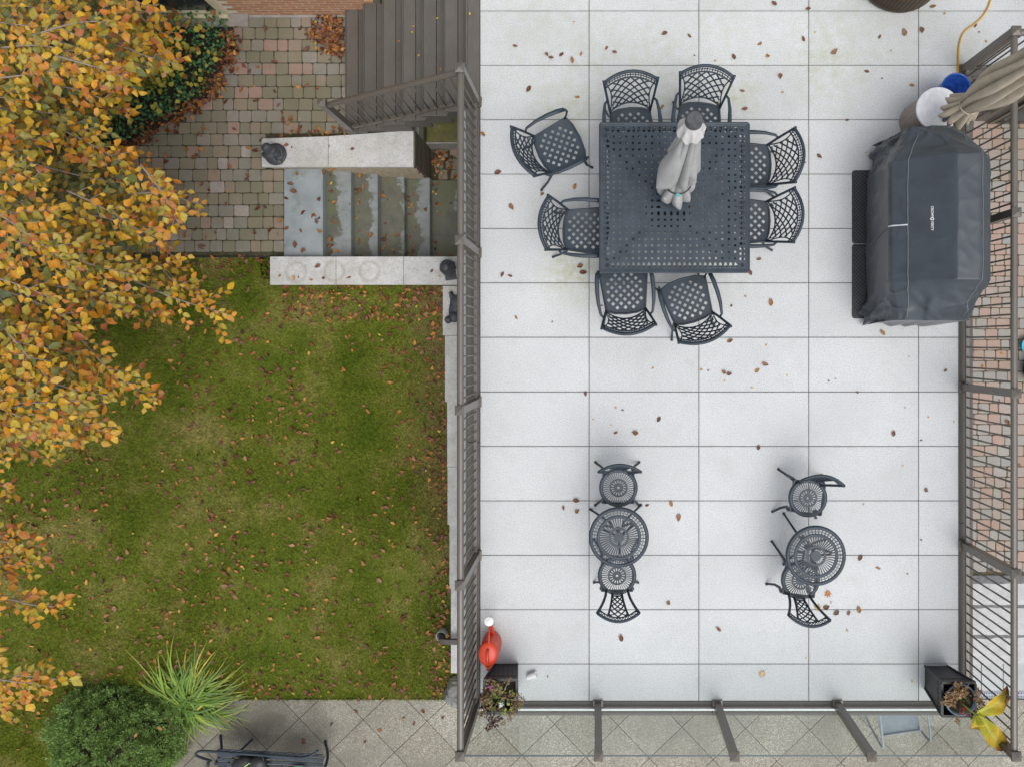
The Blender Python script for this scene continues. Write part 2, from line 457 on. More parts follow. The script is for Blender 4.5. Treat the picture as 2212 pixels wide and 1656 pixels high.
MAT['leaf'] = m_attr('autumn leaf', .5, .22, .2, 40, .5)
MAT['litter'] = m_attr('fallen leaf', .6, 0, .25, 50)
MAT['plant'] = m_attr('plant leaf', .5, .15, .15, 40)

def m_lawn(name, blades):
    m, N, L, B = new_mat(name); p = wpos(N)
    c = ramp(N, L, noise_node(N, L, p, 1.5, 4, .6), [(.3, (.085, .135, .010)), (.5, (.165, .195, .026)), (.68, (.30, .265, .085))])
    c = mix(N, L, mrange(N, L, noise_node(N, L, p, 14, 3), .35, .7, 0, .5), c, (.10, .13, .018))
    sx = N.new('ShaderNodeSeparateXYZ'); L.new(p, sx.inputs[0])
    # worn strawy strip beside the wall
    w = mmath(N, L, 'MULTIPLY', mrange(N, L, sx.outputs['X'], -2.55, -2.05, 0, .85), mrange(N, L, noise_node(N, L, p, 5, 4, .7), .38, .6, .2, 1))
    w = mmath(N, L, 'MULTIPLY', w, mrange(N, L, sx.outputs['Y'], -3.6, -1.4, .25, 1))
    c = mix(N, L, w, c, (.24, .17, .085))
    if blades:
        a = N.new('ShaderNodeAttribute'); a.attribute_name = 'Col'; c = mix(N, L, 1.0, c, a.outputs['Color'], 'MULTIPLY')
    else:
        c = mix(N, L, mrange(N, L, noise_node(N, L, p, 60, 3), .4, .7, 0, .7), c, (.03, .026, .012))
    L.new(c, B.inputs['Base Color']); B.inputs['Roughness'].default_value = .8; B.inputs['Specular IOR Level'].default_value = .08
    return m
MAT['lawn'] = m_lawn('lawn thatch', False); MAT['blade'] = m_lawn('grass blade', True)

def m_brick():
    m, N, L, B = new_mat('orange brick'); p = wpos(N)
    oi = N.new('ShaderNodeObjectInfo').outputs['Random']
    c = ramp(N, L, oi, [(0, (.42, .21, .11)), (.3, (.5, .27, .15)), (.6, (.46, .235, .13)), (.85, (.55, .32, .19)), (1, (.40, .18, .10))])
    c = mix(N, L, mrange(N, L, noise_node(N, L, p, 80, 3), .4, .7, 0, .35), c, (.25, .13, .08))
    L.new(c, B.inputs['Base Color']); B.inputs['Roughness'].default_value = .85; bump(N, L, noise_node(N, L, p, 200, 3), B, .3, .003)
    return m
MAT['brick'] = m_brick()

def m_glass():
    m, N, L, B = new_mat('railing glass'); N.remove(B)
    t = node(N, 'ShaderNodeBsdfTransparent', Color=(.925, .95, .94, 1)); g = node(N, 'ShaderNodeBsdfGlossy', Roughness=.02, Color=(.95, .97, .97, 1))
    f = node(N, 'ShaderNodeFresnel', IOR=1.5); mx = N.new('ShaderNodeMixShader')
    bf = N.new('ShaderNodeNewGeometry').outputs['Backfacing']; L.new(mmath(N, L, 'MULTIPLY', f.outputs[0], mmath(N, L, 'SUBTRACT', 1.0, bf)), mx.inputs[0]); L.new(t.outputs[0], mx.inputs[1]); L.new(g.outputs[0], mx.inputs[2]); L.new(mx.outputs[0], N['Material Output'].inputs[0])
    return m
MAT['glass'] = m_glass()

def m_fabric(name, col, rough, weave=900, var=.12, scale=8):
    m, N, L, B = new_mat(name); p = wpos(N)
    c = ramp(N, L, noise_node(N, L, p, scale, 4), [(.3, sc(col, 1 - var)), (.7, sc(col, 1 + var))])
    c = mix(N, L, mrange(N, L, noise_node(N, L, p, weave, 1), .45, .7, 0, .25), c, sc(col, .6))
    L.new(c, B.inputs['Base Color']); B.inputs['Roughness'].default_value = rough
    B.inputs['Sheen Weight'].default_value = .1
    bump(N, L, noise_node(N, L, p, weave, 2), B, .15, .001)
    return m
MAT['grey_fabric'] = m_fabric('grey canopy fabric', (.39, .39, .388), .9)
MAT['tan_fabric'] = m_fabric('taupe canopy fabric', (.5, .43, .33), .9)
MAT['cover'] = m_fabric('coated cover fabric', (.050, .061, .073), .40, 500, .15, 5)

def m_wicker(name, col):
    m, N, L, B = new_mat(name)
    tc = N.new('ShaderNodeTexCoord').outputs['Object']
    w1 = N.new('ShaderNodeTexWave'); w1.bands_direction = 'Z'; w1.inputs['Scale'].default_value = 11; L.new(tc, w1.inputs['Vector'])
    mp = N.new('ShaderNodeMapping'); mp.inputs['Rotation'].default_value = (0, 0, R(45)); L.new(tc, mp.inputs[0])
    w2 = N.new('ShaderNodeTexWave'); w2.bands_direction = 'X'; w2.inputs['Scale'].default_value = 9; L.new(mp.outputs[0], w2.inputs['Vector'])
    h = mmath(N, L, 'MULTIPLY', w1.outputs['Fac'], w2.outputs['Fac'])
    L.new(ramp(N, L, h, [(0, sc(col, .4)), (.6, sc(col, 1.6))]), B.inputs['Base Color']); B.inputs['Roughness'].default_value = .5
    bump(N, L, h, B, .6, .006)
    return m
MAT['wicker'] = m_wicker('dark wicker', (.04, .038, .042)); MAT['wicker_brown'] = m_wicker('brown wicker', (.11, .075, .045))

def m_marble():
    m, N, L, B = new_mat('white marble'); p = wpos(N)
    c = ramp(N, L, noise_node(N, L, p, 7, 6, .7), [(.42, (.86, .86, .87)), (.5, (.74, .75, .77)), (.56, (.86, .86, .86))])
    L.new(c, B.inputs['Base Color']); B.inputs['Roughness'].default_value = .3
    return m
MAT['marble'] = m_marble()

def m_drumwood():
    m, N, L, B = new_mat('greyed oak veneer'); p = wpos(N)
    mp = N.new('ShaderNodeMapping'); mp.inputs['Scale'].default_value = (40, 40, 2); L.new(p, mp.inputs[0])
    c = ramp(N, L, noise_node(N, L, mp.outputs[0], 2.5, 4), [(.3, (.21, .165, .14)), (.7, (.36, .30, .265))])
    L.new(c, B.inputs['Base Color']); B.inputs['Roughness'].default_value = .55
    return m
MAT['drumwood'] = m_drumwood()

def m_timber():
    m, N, L, B = new_mat('weathered timber'); p = wpos(N)
    mp = N.new('ShaderNodeMapping'); mp.inputs['Scale'].default_value = (6, 2, 30); L.new(p, mp.inputs[0])
    c = ramp(N, L, noise_node(N, L, mp.outputs[0], 3, 5), [(.3, (.06, .052, .038)), (.7, (.17, .145, .11))])
    L.new(c, B.inputs['Base Color']); B.inputs['Roughness'].default_value = .8
    return m
MAT['timber'] = m_timber()

def m_moss():
    m, N, L, B = new_mat('mossy concrete'); p = wpos(N)
    c = ramp(N, L, noise_node(N, L, p, 6, 6, .7), [(.35, (.13, .12, .06)), (.55, (.19, .18, .05)), (.7, (.26, .25, .17))])
    L.new(c, B.inputs['Base Color']); B.inputs['Roughness'].default_value = .9; bump(N, L, noise_node(N, L, p, 90, 4), B, .7, .006)
    return m
MAT['moss'] = m_moss()
MAT['rock'] = basic('grey boulder', (.2, .2, .185), .85, .35, 11, .8, 60)
MAT['slabstone'] = basic('natural step stone', (.5, .5, .495), .8, .12, 7, .6, 45, fine=.35, fscale=70)
MAT['slabedge'] = basic('dark slab strip', (.16, .16, .165), .85, .3, 20, .8, 60)
MAT['greytile'] = basic('grey tile', (.48, .5, .49), .7, .1, 5, .15, 200, rnd=.12)
MAT['grate'] = basic('grate metal', (.42, .46, .50), .45, .1)
MAT['hill'] = basic('ground', (.07, .085, .025), .95, .3, 2)

# ------------------------------------------------------------------ the setting
PZ = -2.05            # lower patio level
UZ = -1.25            # upper paver level
SZ = -1.55            # side path level

g = MB().add([(-150, -150, -2.6), (150, -150, -2.6), (150, 150, -2.6), (-150, 150, -2.6)], [(0, 1, 2, 3)]).build('ground', MAT['hill'])
tag(g, 'plain green ground stretching away around the garden', 'ground', kind='structure')

LYS = [-5.2, -4.86, -4.4, -2.38, -.764, .09, .6, 1.0]; LZS = [PZ + .01, PZ + .02, -1.93, -1.72, -1.56, -1.43, -1.315, -1.285]
def lawn_z(x, y):
    z = float(np.interp(y, LYS, LZS))
    if y < -4.86 and x > -6.95: z = PZ - .12
    return z + .02 * noise.noise(Vector((x * .8, y * .8, 0)))
rows = []; NX, NY = 96, 130
xs = [-13 + 11.3 * i / NX for i in range(NX + 1)]; ys = [-9 + 15 * j / NY for j in range(NY + 1)]
mb = MB(); mb.v = [(x, y, lawn_z(x, y)) for y in ys for x in xs]
for j in range(NY):
    for i in range(NX):
        if xs[i + 1] > -4.2 and ys[j + 1] > .85: continue
        a = j * (NX + 1) + i; mb.f.append((a, a + 1, a + NX + 2, a + NX + 1))
lawn = mb.build('lawn', MAT['lawn'], smooth=True)
tag(lawn, 'sloping autumn lawn between the stone wall and the tree', 'lawn', kind='structure')

# grass blades
def in_lawn(x, y):
    return ~((x > -3.98) & (y > .76)) & (y > -4.9) & (y < 1.13) & (x < -1.93)
NB = 330000
bx = rng.uniform(-8.2, -1.9, NB); by = rng.uniform(-6.0, 1.13, NB)
ok = (in_lawn(bx, by) | ((bx < -6.9) & (by <= -4.9))); bx = bx[ok]; by = by[ok]; NB = len(bx)
zn = np.interp(by, LYS, LZS)
ang = rng.uniform(0, 2*PI, NB); ln = rng.uniform(.022, .05, NB); wd = rng.uniform(.003, .006, NB); lean = rng.uniform(.3, 1.1, NB)
dx = np.cos(ang); dy = np.sin(ang)
V = np.zeros((NB, 3, 3), np.float32)
V[:, 0] = np.stack([bx - dy*wd, by + dx*wd, zn - .004], 1); V[:, 1] = np.stack([bx + dy*wd, by - dx*wd, zn - .004], 1)
V[:, 2] = np.stack([bx + dx*ln*np.sin(lean), by + dy*ln*np.sin(lean), zn + ln*np.cos(lean) + .004], 1)
bc = rng.uniform(.75, 1.45, (NB, 1)) * np.array([[1, 1, .9]]) * (1 + rng.uniform(-.12, .12, (NB, 3)))
me = np_mesh('grass', V.reshape(-1, 3), np.arange(NB*3).reshape(-1, 3), MAT['blade'], np.repeat(bc, 3, 0))
tag(link('grass', me), 'short mown grass covering the lawn', 'grass', kind='stuff')

# lower patio: diagonal slabs with sawn joints
patio = MB().box(-6.95, -9, PZ - .3, 7.5, -4.9, PZ - .03).build('lower_patio', MAT['joint'])
tag(patio, 'exposed aggregate patio of diagonal slabs below the glass railing', 'patio', kind='structure')
MB().box(-1.4, -4.9, PZ - .3, 4.6, 1.0, PZ - .004).build('under_deck_floor', MAT['concrete'], patio)
SD = 137.8 / 157.0; HD = SD / 2
org = P(786, 1553.6, PZ); reg = [(-6.9, -7.2), (6.6, -7.2), (6.6, -4.905), (-6.9, -4.905)]
rot1 = R(1.3)
for i in range(-16, 19):
    for j in range(-16, 19):
        cx = (i + j) * HD; cy = (i - j) * HD
        if abs(cx) > 12 or abs(cy) > 3.2: continue
        k = HD - .0042
        q = [(cx + k, cy), (cx, cy + k), (cx - k, cy), (cx, cy - k)]
        q = [(org.x + HD*0 + a*math.cos(rot1) + b*math.sin(rot1), org.y + HD + -a*math.sin(rot1) + b*math.cos(rot1)) for a, b in q]
        q = clip_poly(q, reg)
        if len(q) < 3: continue
        mx = sum(p[0] for p in q)/len(q); my = sum(p[1] for p in q)/len(q)
        if max(abs(p[0]-mx) + abs(p[1]-my) for p in q) < .05: continue
        if mx > 4.35 and my > -4.92: continue
        MB().prism([(p[0]-mx, p[1]-my) for p in q], -.03, 0, .002).build('slab', MAT['aggregate'], patio, loc=(mx, my, PZ))

# paver patio (upper, left)
def paver_mesh(name, w, h, mat, seed):
    r = random.Random(seed); j = lambda a: a * (1 + r.uniform(-.25, .25))
    c = .014
    x, y = w/2, h/2
    pts = [(-x + j(c), -y), (x - j(c), -y), (x, -y + j(c)), (x, y - j(c)), (x - j(c), y), (-x + j(c), y), (-x, y - j(c)), (-x, -y + j(c))]
    pts = [(a + r.uniform(-.002, .002), b + r.uniform(-.002, .002)) for a, b in pts]
    return MB().prism(pts, -.05, 0, .006).mesh(name, mat, False)
def lay_pavers(parent, mat, pitch, x0, x1, y0, y1, z, test, widths, seed, limit=300):
    r = random.Random(seed); cache = {}
    for k, w in enumerate(widths):
        for q in range(3): cache[(k, q)] = paver_mesh('paver', w - .007, pitch - .007, mat, seed * 50 + k * 7 + q)
    out = []; y = y1 - pitch / 2; rowi = 0
    while y > y0:
        xe = x1(y) if callable(x1) else x1; x = xe
        while x > x0:
            k = r.randrange(len(widths)); w = widths[k]
            if test(x - w/2, y): out.append((x - w/2, y, k, r.randrange(3)))
            x -= w
        y -= pitch; rowi += 1
    return out, cache
bed_ov = [(-140, 36), (488, 36), (505, 60), (500, 115), (470, 165), (452, 205), (400, 240), (330, 285), (265, 320), (215, 350), (-140, 420)]
bed = [tuple(P(u, v, UZ)[:2]) for u, v in bed_ov]
def up_test(x, y):
    if inside(bed, x, y): return False
    return True
pav = MB().box(-8.6, 1.1, UZ - .2, -3.97, 4.17, UZ - .012).box(-3.97, 2.5, UZ - .2, -2.9, 4.17, UZ - .012).build('paver_patio', MAT['joint'])
tag(pav, 'tumbled stone paver patio at the foot of the brown stairs', 'patio', kind='structure')
lst, cache = lay_pavers(pav, MAT['paver'], .1505, -8.5, lambda y: -3.1 if y > 2.6 else (-4.19 if y > 2.2 else -3.968), 1.10, 4.16, UZ, up_test, (.132, .16, .178, .195), 3)
def vis_paver(x, y):
    u = 1286 + x * FPX / (H - UZ); v = 740 - y * FPX / (H - UZ)
    return u > 200 and v > 30 and not (u < 330 and v < 480)
lst.sort(key=lambda t: not vis_paver(t[0], t[1])); 
rest = MB()
for n_, (x, y, k, q) in enumerate(lst):
    dz = random.uniform(-.004, .004)
    if n_ < 300:
        o = link('paver', cache[(k, q)], pav, (x, y, UZ + dz), (random.uniform(-.006, .006), random.uniform(-.006, .006), random.choice((0, PI)) + random.uniform(-.025, .025)))
    else:
        m_ = cache[(k, q)]; vs_ = [(v.co.x + x, v.co.y + y, v.co.z + UZ + dz) for v in m_.vertices]; rest.add(vs_, [tuple(p.vertices) for p in m_.polygons])
if rest.v:
    o = rest.build('paver_field', MAT['paver'], pav); o['kind'] = 'stuff'
MB().box(-8.6, 1.085, UZ - .15, -3.97, 1.098, UZ + .004).build('edging', MAT['black'], pav)

# planting bed
bedo = MB().prism(bed, UZ - .1, UZ + .03).build('planting_bed', MAT['soil'])
tag(bedo, 'dark soil bed under the ivy beside the brick wall', 'bed', kind='structure')

# side path on the right with pavers, steps, tiles and drain
side = MB().box(4.3, -3.05, SZ - .25, 7.0, 3.0, SZ - .012).build('side_path', MAT['joint_r'])
tag(side, 'pinkish paver path running along the right side of the deck', 'path', kind='structure')
lst, cache2 = lay_pavers(side, MAT['paver_r'], .1385, 4.75, 6.15, -3.05, 2.95, SZ, lambda x, y: True, (.115, .15, .165, .185), 5)
lst.sort(key=lambda t: abs(t[0] - 5.35)); rest = MB()
for n_, (x, y, k, q) in enumerate(lst):
    if n_ < 300: link('paver', cache2[(k, q)], side, (x, y, SZ + random.uniform(-.004, .004)), (0, 0, random.choice((0, PI)) + random.uniform(-.03, .03)))
    else:
        m_ = cache2[(k, q)]; rest.add([(v.co.x + x, v.co.y + y, v.co.z + SZ) for v in m_.vertices], [tuple(p.vertices) for p in m_.polygons])
if rest.v: rest.build('paver_field', MAT['paver_r'], side)['kind'] = 'stuff'
st = empty('side_steps', (0, 0, 0), 0, 'broad natural stone steps descending beside the right railing', 'steps', kind='structure')
for (ya, yb, z) in ((-3.05, -3.43, -1.55), (-3.43, -3.89, -1.72), (-3.89, -4.34, -1.88)):
    rows = []
    for j in range(9):
        y = ya + (yb - ya) * j / 8
        rows.append([(4.4 + 2.2 * i / 30, y + .01 * noise.noise(Vector((i * .5, z * 9, j))), z + .006 * noise.noise(Vector((i * .4, j * .5, z * 7))) - (.012 if j in (0, 8) else 0)) for i in range(31)])
    rows.append([(p[0], p[1] - .012, z - .03) for p in rows[-1]]); rows.append([(p[0], yb - .005 + .014 * noise.noise(Vector((p[0] * 9, 3, z))), z - .2) for p in rows[0]])
    o = MB().grid([list(reversed(r_)) for r_ in rows]).build('step_slab', MAT['slabstone'], st, smooth=True)
    # flat dark strip on each slab where it meets the one behind
    MB().grid([[(4.4 + 2.2*i/30, ya + .004, z + .002) for i in range(31)], [(4.4 + 2.2*i/30, ya - .10 - .02*noise.noise(Vector((i*.6, z*5, 1))), z + .0075) for i in range(31)]]).build('back_strip', MAT['slabedge'], st)
for i, x in enumerate((4.35, 4.71, 5.01, 5.31, 5.61, 5.91)):
    MB().cbox(x + .003, -4.78, -2.3, x + (.354 if i == 0 else .294), -4.345, -2.04, .004).build('grey_tile', MAT['greytile'], st)
gr = empty('drain_grate', (0, 0, 0), 0, 'long narrow metal drain grate at the foot of the side steps', 'drain')
mb = MB(); polys = []
x = 4.4
while x < 6.2:
    for (a, b) in ((-4.885, -4.838), (-4.838, -4.79)):
        X0, X1, Y0, Y1 = x, x + .022, a, b; hx0, hx1, hy0, hy1 = x + .005, x + .017, a + .007, b - .007
        polys += [[(X0, Y0), (X1, Y0), (hx1, hy0), (hx0, hy0)], [(X1, Y0), (X1, Y1), (hx1, hy1), (hx1, hy0)], [(X1, Y1), (X0, Y1), (hx0, hy1), (hx1, hy1)], [(X0, Y1), (X0, Y0), (hx0, hy0), (hx0, hy1)]]
    x += .022
mb.plate(polys, PZ - .02, PZ + .003).build('grate', MAT['grate'], gr)
MB().box(4.4, -4.887, PZ - .12, 6.2, -4.788, PZ - .1).build('channel', MAT['black'], gr)

# ------------------------------------------------------------------ deck
deck = MB().box(-1.415, -4.11, -.22, 4.175, 3.09, -.035).box(-1.415, 3.09, -.22, 8, 7, -.035).build('deck', MAT['joint'])
tag(deck, 'raised terrace deck paved with large pale granite tiles', 'deck', kind='structure')
cols = [-1.281] + [(u - 1286) / 194.4 for u in (1272.5, 1509.7, 1747, 1984.3)] + [4.038]
cols_n = cols[:-1] + [(2221.6 - 1286) / 194.4, (2458 - 1286) / 194.4]
rowsY = [(740 - (846 + 117.4 * k)) / 194.4 for k in range(-8, 6)]   # joints, north to south
rowsY = [(740 + 93 + 117.4) / 194.4] + rowsY
tiles = []
for a, b in zip(rowsY, rowsY[1:] + [-3.976]):
    north = b > 3.0
    cc = cols_n if north else cols
    for x0, x1 in zip(cc, cc[1:]):
        tiles.append((x0, x1, max(b, -3.976), a))
for (x0, x1, y0, y1) in tiles:
    if y1 - y0 < .03: continue
    gp = .0035
    cx, cy = (x0+x1)/2, (y0+y1)/2
    MB().cbox(x0 + gp - cx, y0 + gp - cy, -.035, x1 - gp - cx, y1 - gp - cy, 0, .002).build('tile', MAT['granite'], deck, loc=(cx, cy, random.uniform(-.0008, .0008)))
# brown border boards
def board(parent, x0, y0, x1, y1, z, th=.025, name='edge_board', b=.004):
    cx, cy = (x0+x1)/2, (y0+y1)/2
    return MB().cbox(x0-cx, y0-cy, -th, x1-cx, y1-cy, 0, b).build(name, MAT['board'], parent, loc=(cx, cy, z))
for (a, b) in ((2.0, 7.0), (-1.1, 1.997), (-4.116, -1.103)): board(deck, -1.42, a, -1.284, b, -.003)
for (a, b) in ((.4, 3.09), (-2.0, .397), (-3.976, -2.003)): board(deck, 4.041, a, 4.18, b, -.003)
for (a, b) in ((-1.281, 1.3), (1.303, 4.18)): board(deck, a, -4.116, b, -3.979, -.003)
board(deck, 4.041, 2.96, 8, 3.09 - .003 - .0, -.0045)
MB().box(-1.47, -4.1, -.12, -1.423, 2.6, -.07).build('gutter', MAT['gutter'], deck)
MB().box(-1.44, -4.14, -.24, -1.4215, 2.6, -.01).build('fascia', MAT['board'], deck)
MB().box(-1.42, -4.14, -.24, 4.2, -4.1175, -.01).build('fascia', MAT['board'], deck)
MB().box(4.182, -4.14, -.24, 4.2, 2.95, -.01).build('fascia', MAT['board'], deck)
MB().box(4.2, 2.93, -.24, 8, 2.956, -.01).build('fascia', MAT['board'], deck)
for (x, y) in ((-1.2, -3.9), (1.4, -3.9), (3.95, -3.9)):
    MB().box(x - .09, y - .09, PZ, x + .09, y + .09, -.22).build('support_post', MAT['rail'], deck)

# composite stairs
stair = empty('deck_stairs', (0, 0, 0), 0, 'brown composite stairs climbing from the pavers to the deck', 'stairs', kind='structure')
YS = 2.635
nose = [-(1.44 + .281 * k) for k in range(8)]
for k in range(1, 7):
    z = -.178 * k; yn = 4.155 if k >= 5 else 5.5
    x0 = nose[k]; x1 = nose[k-1] + .02
    board(stair, x0, YS, x0 + .014, yn, z + .001, .04, 'nosing', .004)
    board(stair, x0 + .016, YS, x0 + .16, yn, z, .026, 'tread_board', .003)
    board(stair, x0 + .166, YS, x1, yn, z, .026, 'tread_board', .003)
    MB().box(x0 + .022, YS + .003, z - .178, x0 + .038, yn, z - .027).build('riser', MAT['board'], stair)
    MB().box(x0 + .02, YS + .004, z - .36 if k < 6 else z - .178, x1 + .0, YS + .02, z - .028).build('side_panel', MAT['board'], stair)
    MB().box(x0, YS - .018, z - .026, x1 - .02, YS - .001, z + .002).build('side_trim', MAT['board'], stair)
MB().box(-1.44, YS - .01, -.178, -1.42, 5.5, -.001).build('riser', MAT['board'], stair)

# stone steps down beside the wall
ss = empty('stone_steps', (0, 0, 0), 0, 'grey bluestone steps with wet patches leading down under the deck', 'steps', kind='structure')
def slabstep(x0, x1, y0, y1, z, mat, th=.16):
    cx, cy = (x0+x1)/2, (y0+y1)/2
    return MB().cbox(x0-cx, y0-cy, -th, x1-cx, y1-cy, 0, .008).build('step_slab', mat, ss, loc=(cx, cy, z), rot=None)
slabstep(-3.965, -3.469, 1.093, 2.215, UZ, MAT['drystone'])
nx = [-3.469, -3.16, -2.86, -2.549, -2.244, -1.90]
for k in range(1, 6):
    o = slabstep(nx[k-1] - .03, nx[k], 1.085, 2.225 if k < 4 else 2.235, UZ - .16 * k, MAT['bluestone']); o.color = ((.5, .72, .88, .55, 1.1)[k-1], 0, 0, 1)
MB().box(-2.3, .9, PZ - .3, -1.2, 3.3, PZ - .03).build('landing_base', MAT['joint'], ss)
for i in range(5):
    for j in range(6):
        o = link('paver', cache[(random.randrange(4), random.randrange(3))], ss, (-2.16 + i * .19 + (j % 2) * .06, 2.16 + j * .152, PZ - .02))
MB().cbox(-2.262, 2.68, PZ - .2, -1.3, 3.3, -1.75, .01).build('mossy_block', MAT['moss'], ss)
MB().cbox(-2.262, 2.655, PZ - .2, -1.3, 2.678, -1.735, .004).build('block_edge', MAT['concrete'], ss)
MB().box(-3.2, 2.62, PZ - .2, -2.27, 3.3, -1.35).build('footing', MAT['concrete'], ss)

# stone capped walls
def wall(name, label, segs, body_mat, bodies):
    w = empty(name, (0, 0, 0), 0, label, 'wall')
    for b in bodies: MB().box(*b[:6]).build('wall_body', b[6] if len(b) > 6 else body_mat, w)
    for sg_ in segs:
        (x0, y0, x1, y1, z) = sg_[:5]; cx, cy = (x0+x1)/2, (y0+y1)/2
        ya, yb = (sg_[5], sg_[6]) if len(sg_) > 5 else (y1, y1)
        MB().prism([(x0-cx, y0-cy), (x1-cx, y0-cy), (x1-cx, yb-cy), (x0-cx, ya-cy)], -.05, 0, .004).build('cap_stone', MAT['cap_stone'], w, loc=(cx, cy, z))
    return w
w1 = wall('stone_wall', 'low stone wall with pale cap carrying the seated statue above the steps',
     [(-4.18, 2.2, -3.35, 2.56, -1.10, 2.555, 2.585), (-3.346, 2.2, -2.28, 2.6, -1.10, 2.585, 2.66)], MAT['tan'],
     [(-4.15, 2.225, PZ - .1, -2.31, 2.56, -1.151), (-2.308, 2.232, PZ - .1, -2.285, 2.65, -1.153, MAT['timber'])])
for i in range(4): MB().cbox(-2.283, 2.235, PZ - .02 + i * .235, -2.268, 3.2 if i < 2 else 2.66, PZ + .205 + i * .235, .003).build('timber_board', MAT['timber'], w1)
for i in range(5):
    for j in range(9):
        x0 = -4.1 + j * .2 + (i % 2) * .1
        MB().box(x0, 2.212, -1.3 - i * .14, min(x0 + .194, -2.285), 2.2245, -1.165 - i * .14).build('wall_stone', MAT['tan'], w1)
wall('stone_wall', 'low stone wall with pale cap and pot ring stains between steps and lawn',
     [(-4.1, .728, -3.27, 1.083, -1.15), (-3.266, .728, -2.42, 1.083, -1.15), (-2.416, .728, -1.62, 1.083, -1.15)], MAT['tan'],
     [(-4.08, .75, PZ - .1, -1.64, 1.07, -1.201)])
segs = []; ycur = .722
for (ye, z, xl) in ((.09, -1.25, -1.942), (-.764, -1.38, -1.94), (-1.62, -1.52, -1.938), (-2.38, -1.522, -1.934), (-3.25, -1.635, -1.93), (-4.40, -1.71, -1.925)):
    segs.append((xl, ye + .003, -1.5, ycur, z)); ycur = ye
wall('retaining_wall', 'stepped stone retaining wall along the lawn under the left railing', segs, MAT['tan'],
     [(s_[0] + .02, s_[1], PZ - .2, s_[2] - .02, s_[3], s_[4] - .051) for s_ in segs])

# house brick wall with basement windows
HY = 4.16
house = empty('brick_house', (-5, HY, UZ), 0, 'orange brick house wall with beige basement windows at the top edge', 'house')
def hp(mb, name, mat): mb.v = [(p[0] + 5, p[1] - HY, p[2] - UZ) for p in mb.v]; return mb.build(name, mat, house)
hp(MB().box(-12, HY - .002, UZ - .2, -2.8, HY + .3, 2.2), 'wall', MAT['mortar'])
hp(MB().cbox(-12, HY - .03, UZ - .2, -3.14, HY + .011, UZ + .02, .006), 'footing', MAT['concrete'])
bmesh_b = [MB().cbox(0, 0, 0, .19, .02, .055, 0.0).mesh('brick', MAT['brick']) for _ in range(1)]
wins = [(-5.85, -4.62, -1.17, -.3), (-8.7, -7.5, -1.17, -.3)]
for c in range(9):
    z = UZ + .025 + c * .067; x = -9.0 - (c % 2) * .1
    while x < -2.85:
        inw = any(a - .2 < x and x < b + .0 for a, b, q, r_ in wins)
        if not inw: link('brick', bmesh_b[0], house, (x + 5, -.005 + random.uniform(-.001, .001), z - UZ))
        x += .2
rest = MB()
for c in range(9, 46):
    z = UZ + .025 + c * .067; x = -9.0 - (c % 2) * .1
    while x < -2.85: rest.box(x, HY - .005, z, x + .19, HY + .015, z + .055); x += .2
hp(rest, 'brickwork', MAT['brick'])['kind'] = 'stuff'
for a, b, z0, z1 in wins:
    hp(MB().cbox(a - .18, HY - .16, UZ - .1, b + .22, HY + .011, UZ + .06, .01), 'window_sill', MAT['concrete'])
    f = hp(MB().box(a, HY - .045, z0 + .02, b, HY + .011, z0 + .1).box(a, HY - .045, z1 - .08, b, HY + .011, z1).box(a, HY - .045, z0 + .1, a + .08, HY + .011, z1 - .08).box(b - .08, HY - .045, z0 + .1, b, HY + .011, z1 - .08).box(a, HY - .09, z0 - .04, b, HY - .046, z0 + .05), 'window_frame', MAT['beige'])
    hp(MB().box(a + .08, HY - .012, z0 + .1, b - .08, HY - .002, z1 - .08), 'window_pane', MAT['darkglass'])
vp = MB().tube([P(120, -20, -.35), P(132, 2, -.7), P(140, 14, -.75)], .04, 14).build('vent_pipe', MAT['pale'])
tag(vp, 'white plastic vent pipe poking from the wall above the ivy', 'pipe')
bw = empty('basement_wall', (4.2, 2.6, SZ), 0, 'brown basement wall and window frame below the upper deck corner', 'wall')
def bp(mb, name, mat): mb.v = [(p[0] - 4.2, p[1] - 2.6, p[2] - SZ) for p in mb.v]; return mb.build(name, mat, bw)
for i in range(9):
    bp(MB().box(4.2, 2.90, SZ + i * .15, 8, 2.925, SZ + .145 + i * .15), 'siding_board', MAT['sidingbrown'])
bp(MB().box(4.45, 2.86, SZ + .35, 5.0, 2.899, SZ + 1.25), 'window_frame', MAT['rail'])
bp(MB().box(4.5, 2.853, SZ + .4, 4.95, 2.859, SZ + 1.2), 'window_pane', MAT['darkglass'])
bp(MB().box(5.15, 2.86, SZ, 6.2, 2.899, SZ + 1.28), 'door_frame', MAT['rail'])
bp(MB().box(5.22, 2.853, SZ + .05, 6.1, 2.859, SZ + 1.22), 'door_pane', MAT['darkglass'])

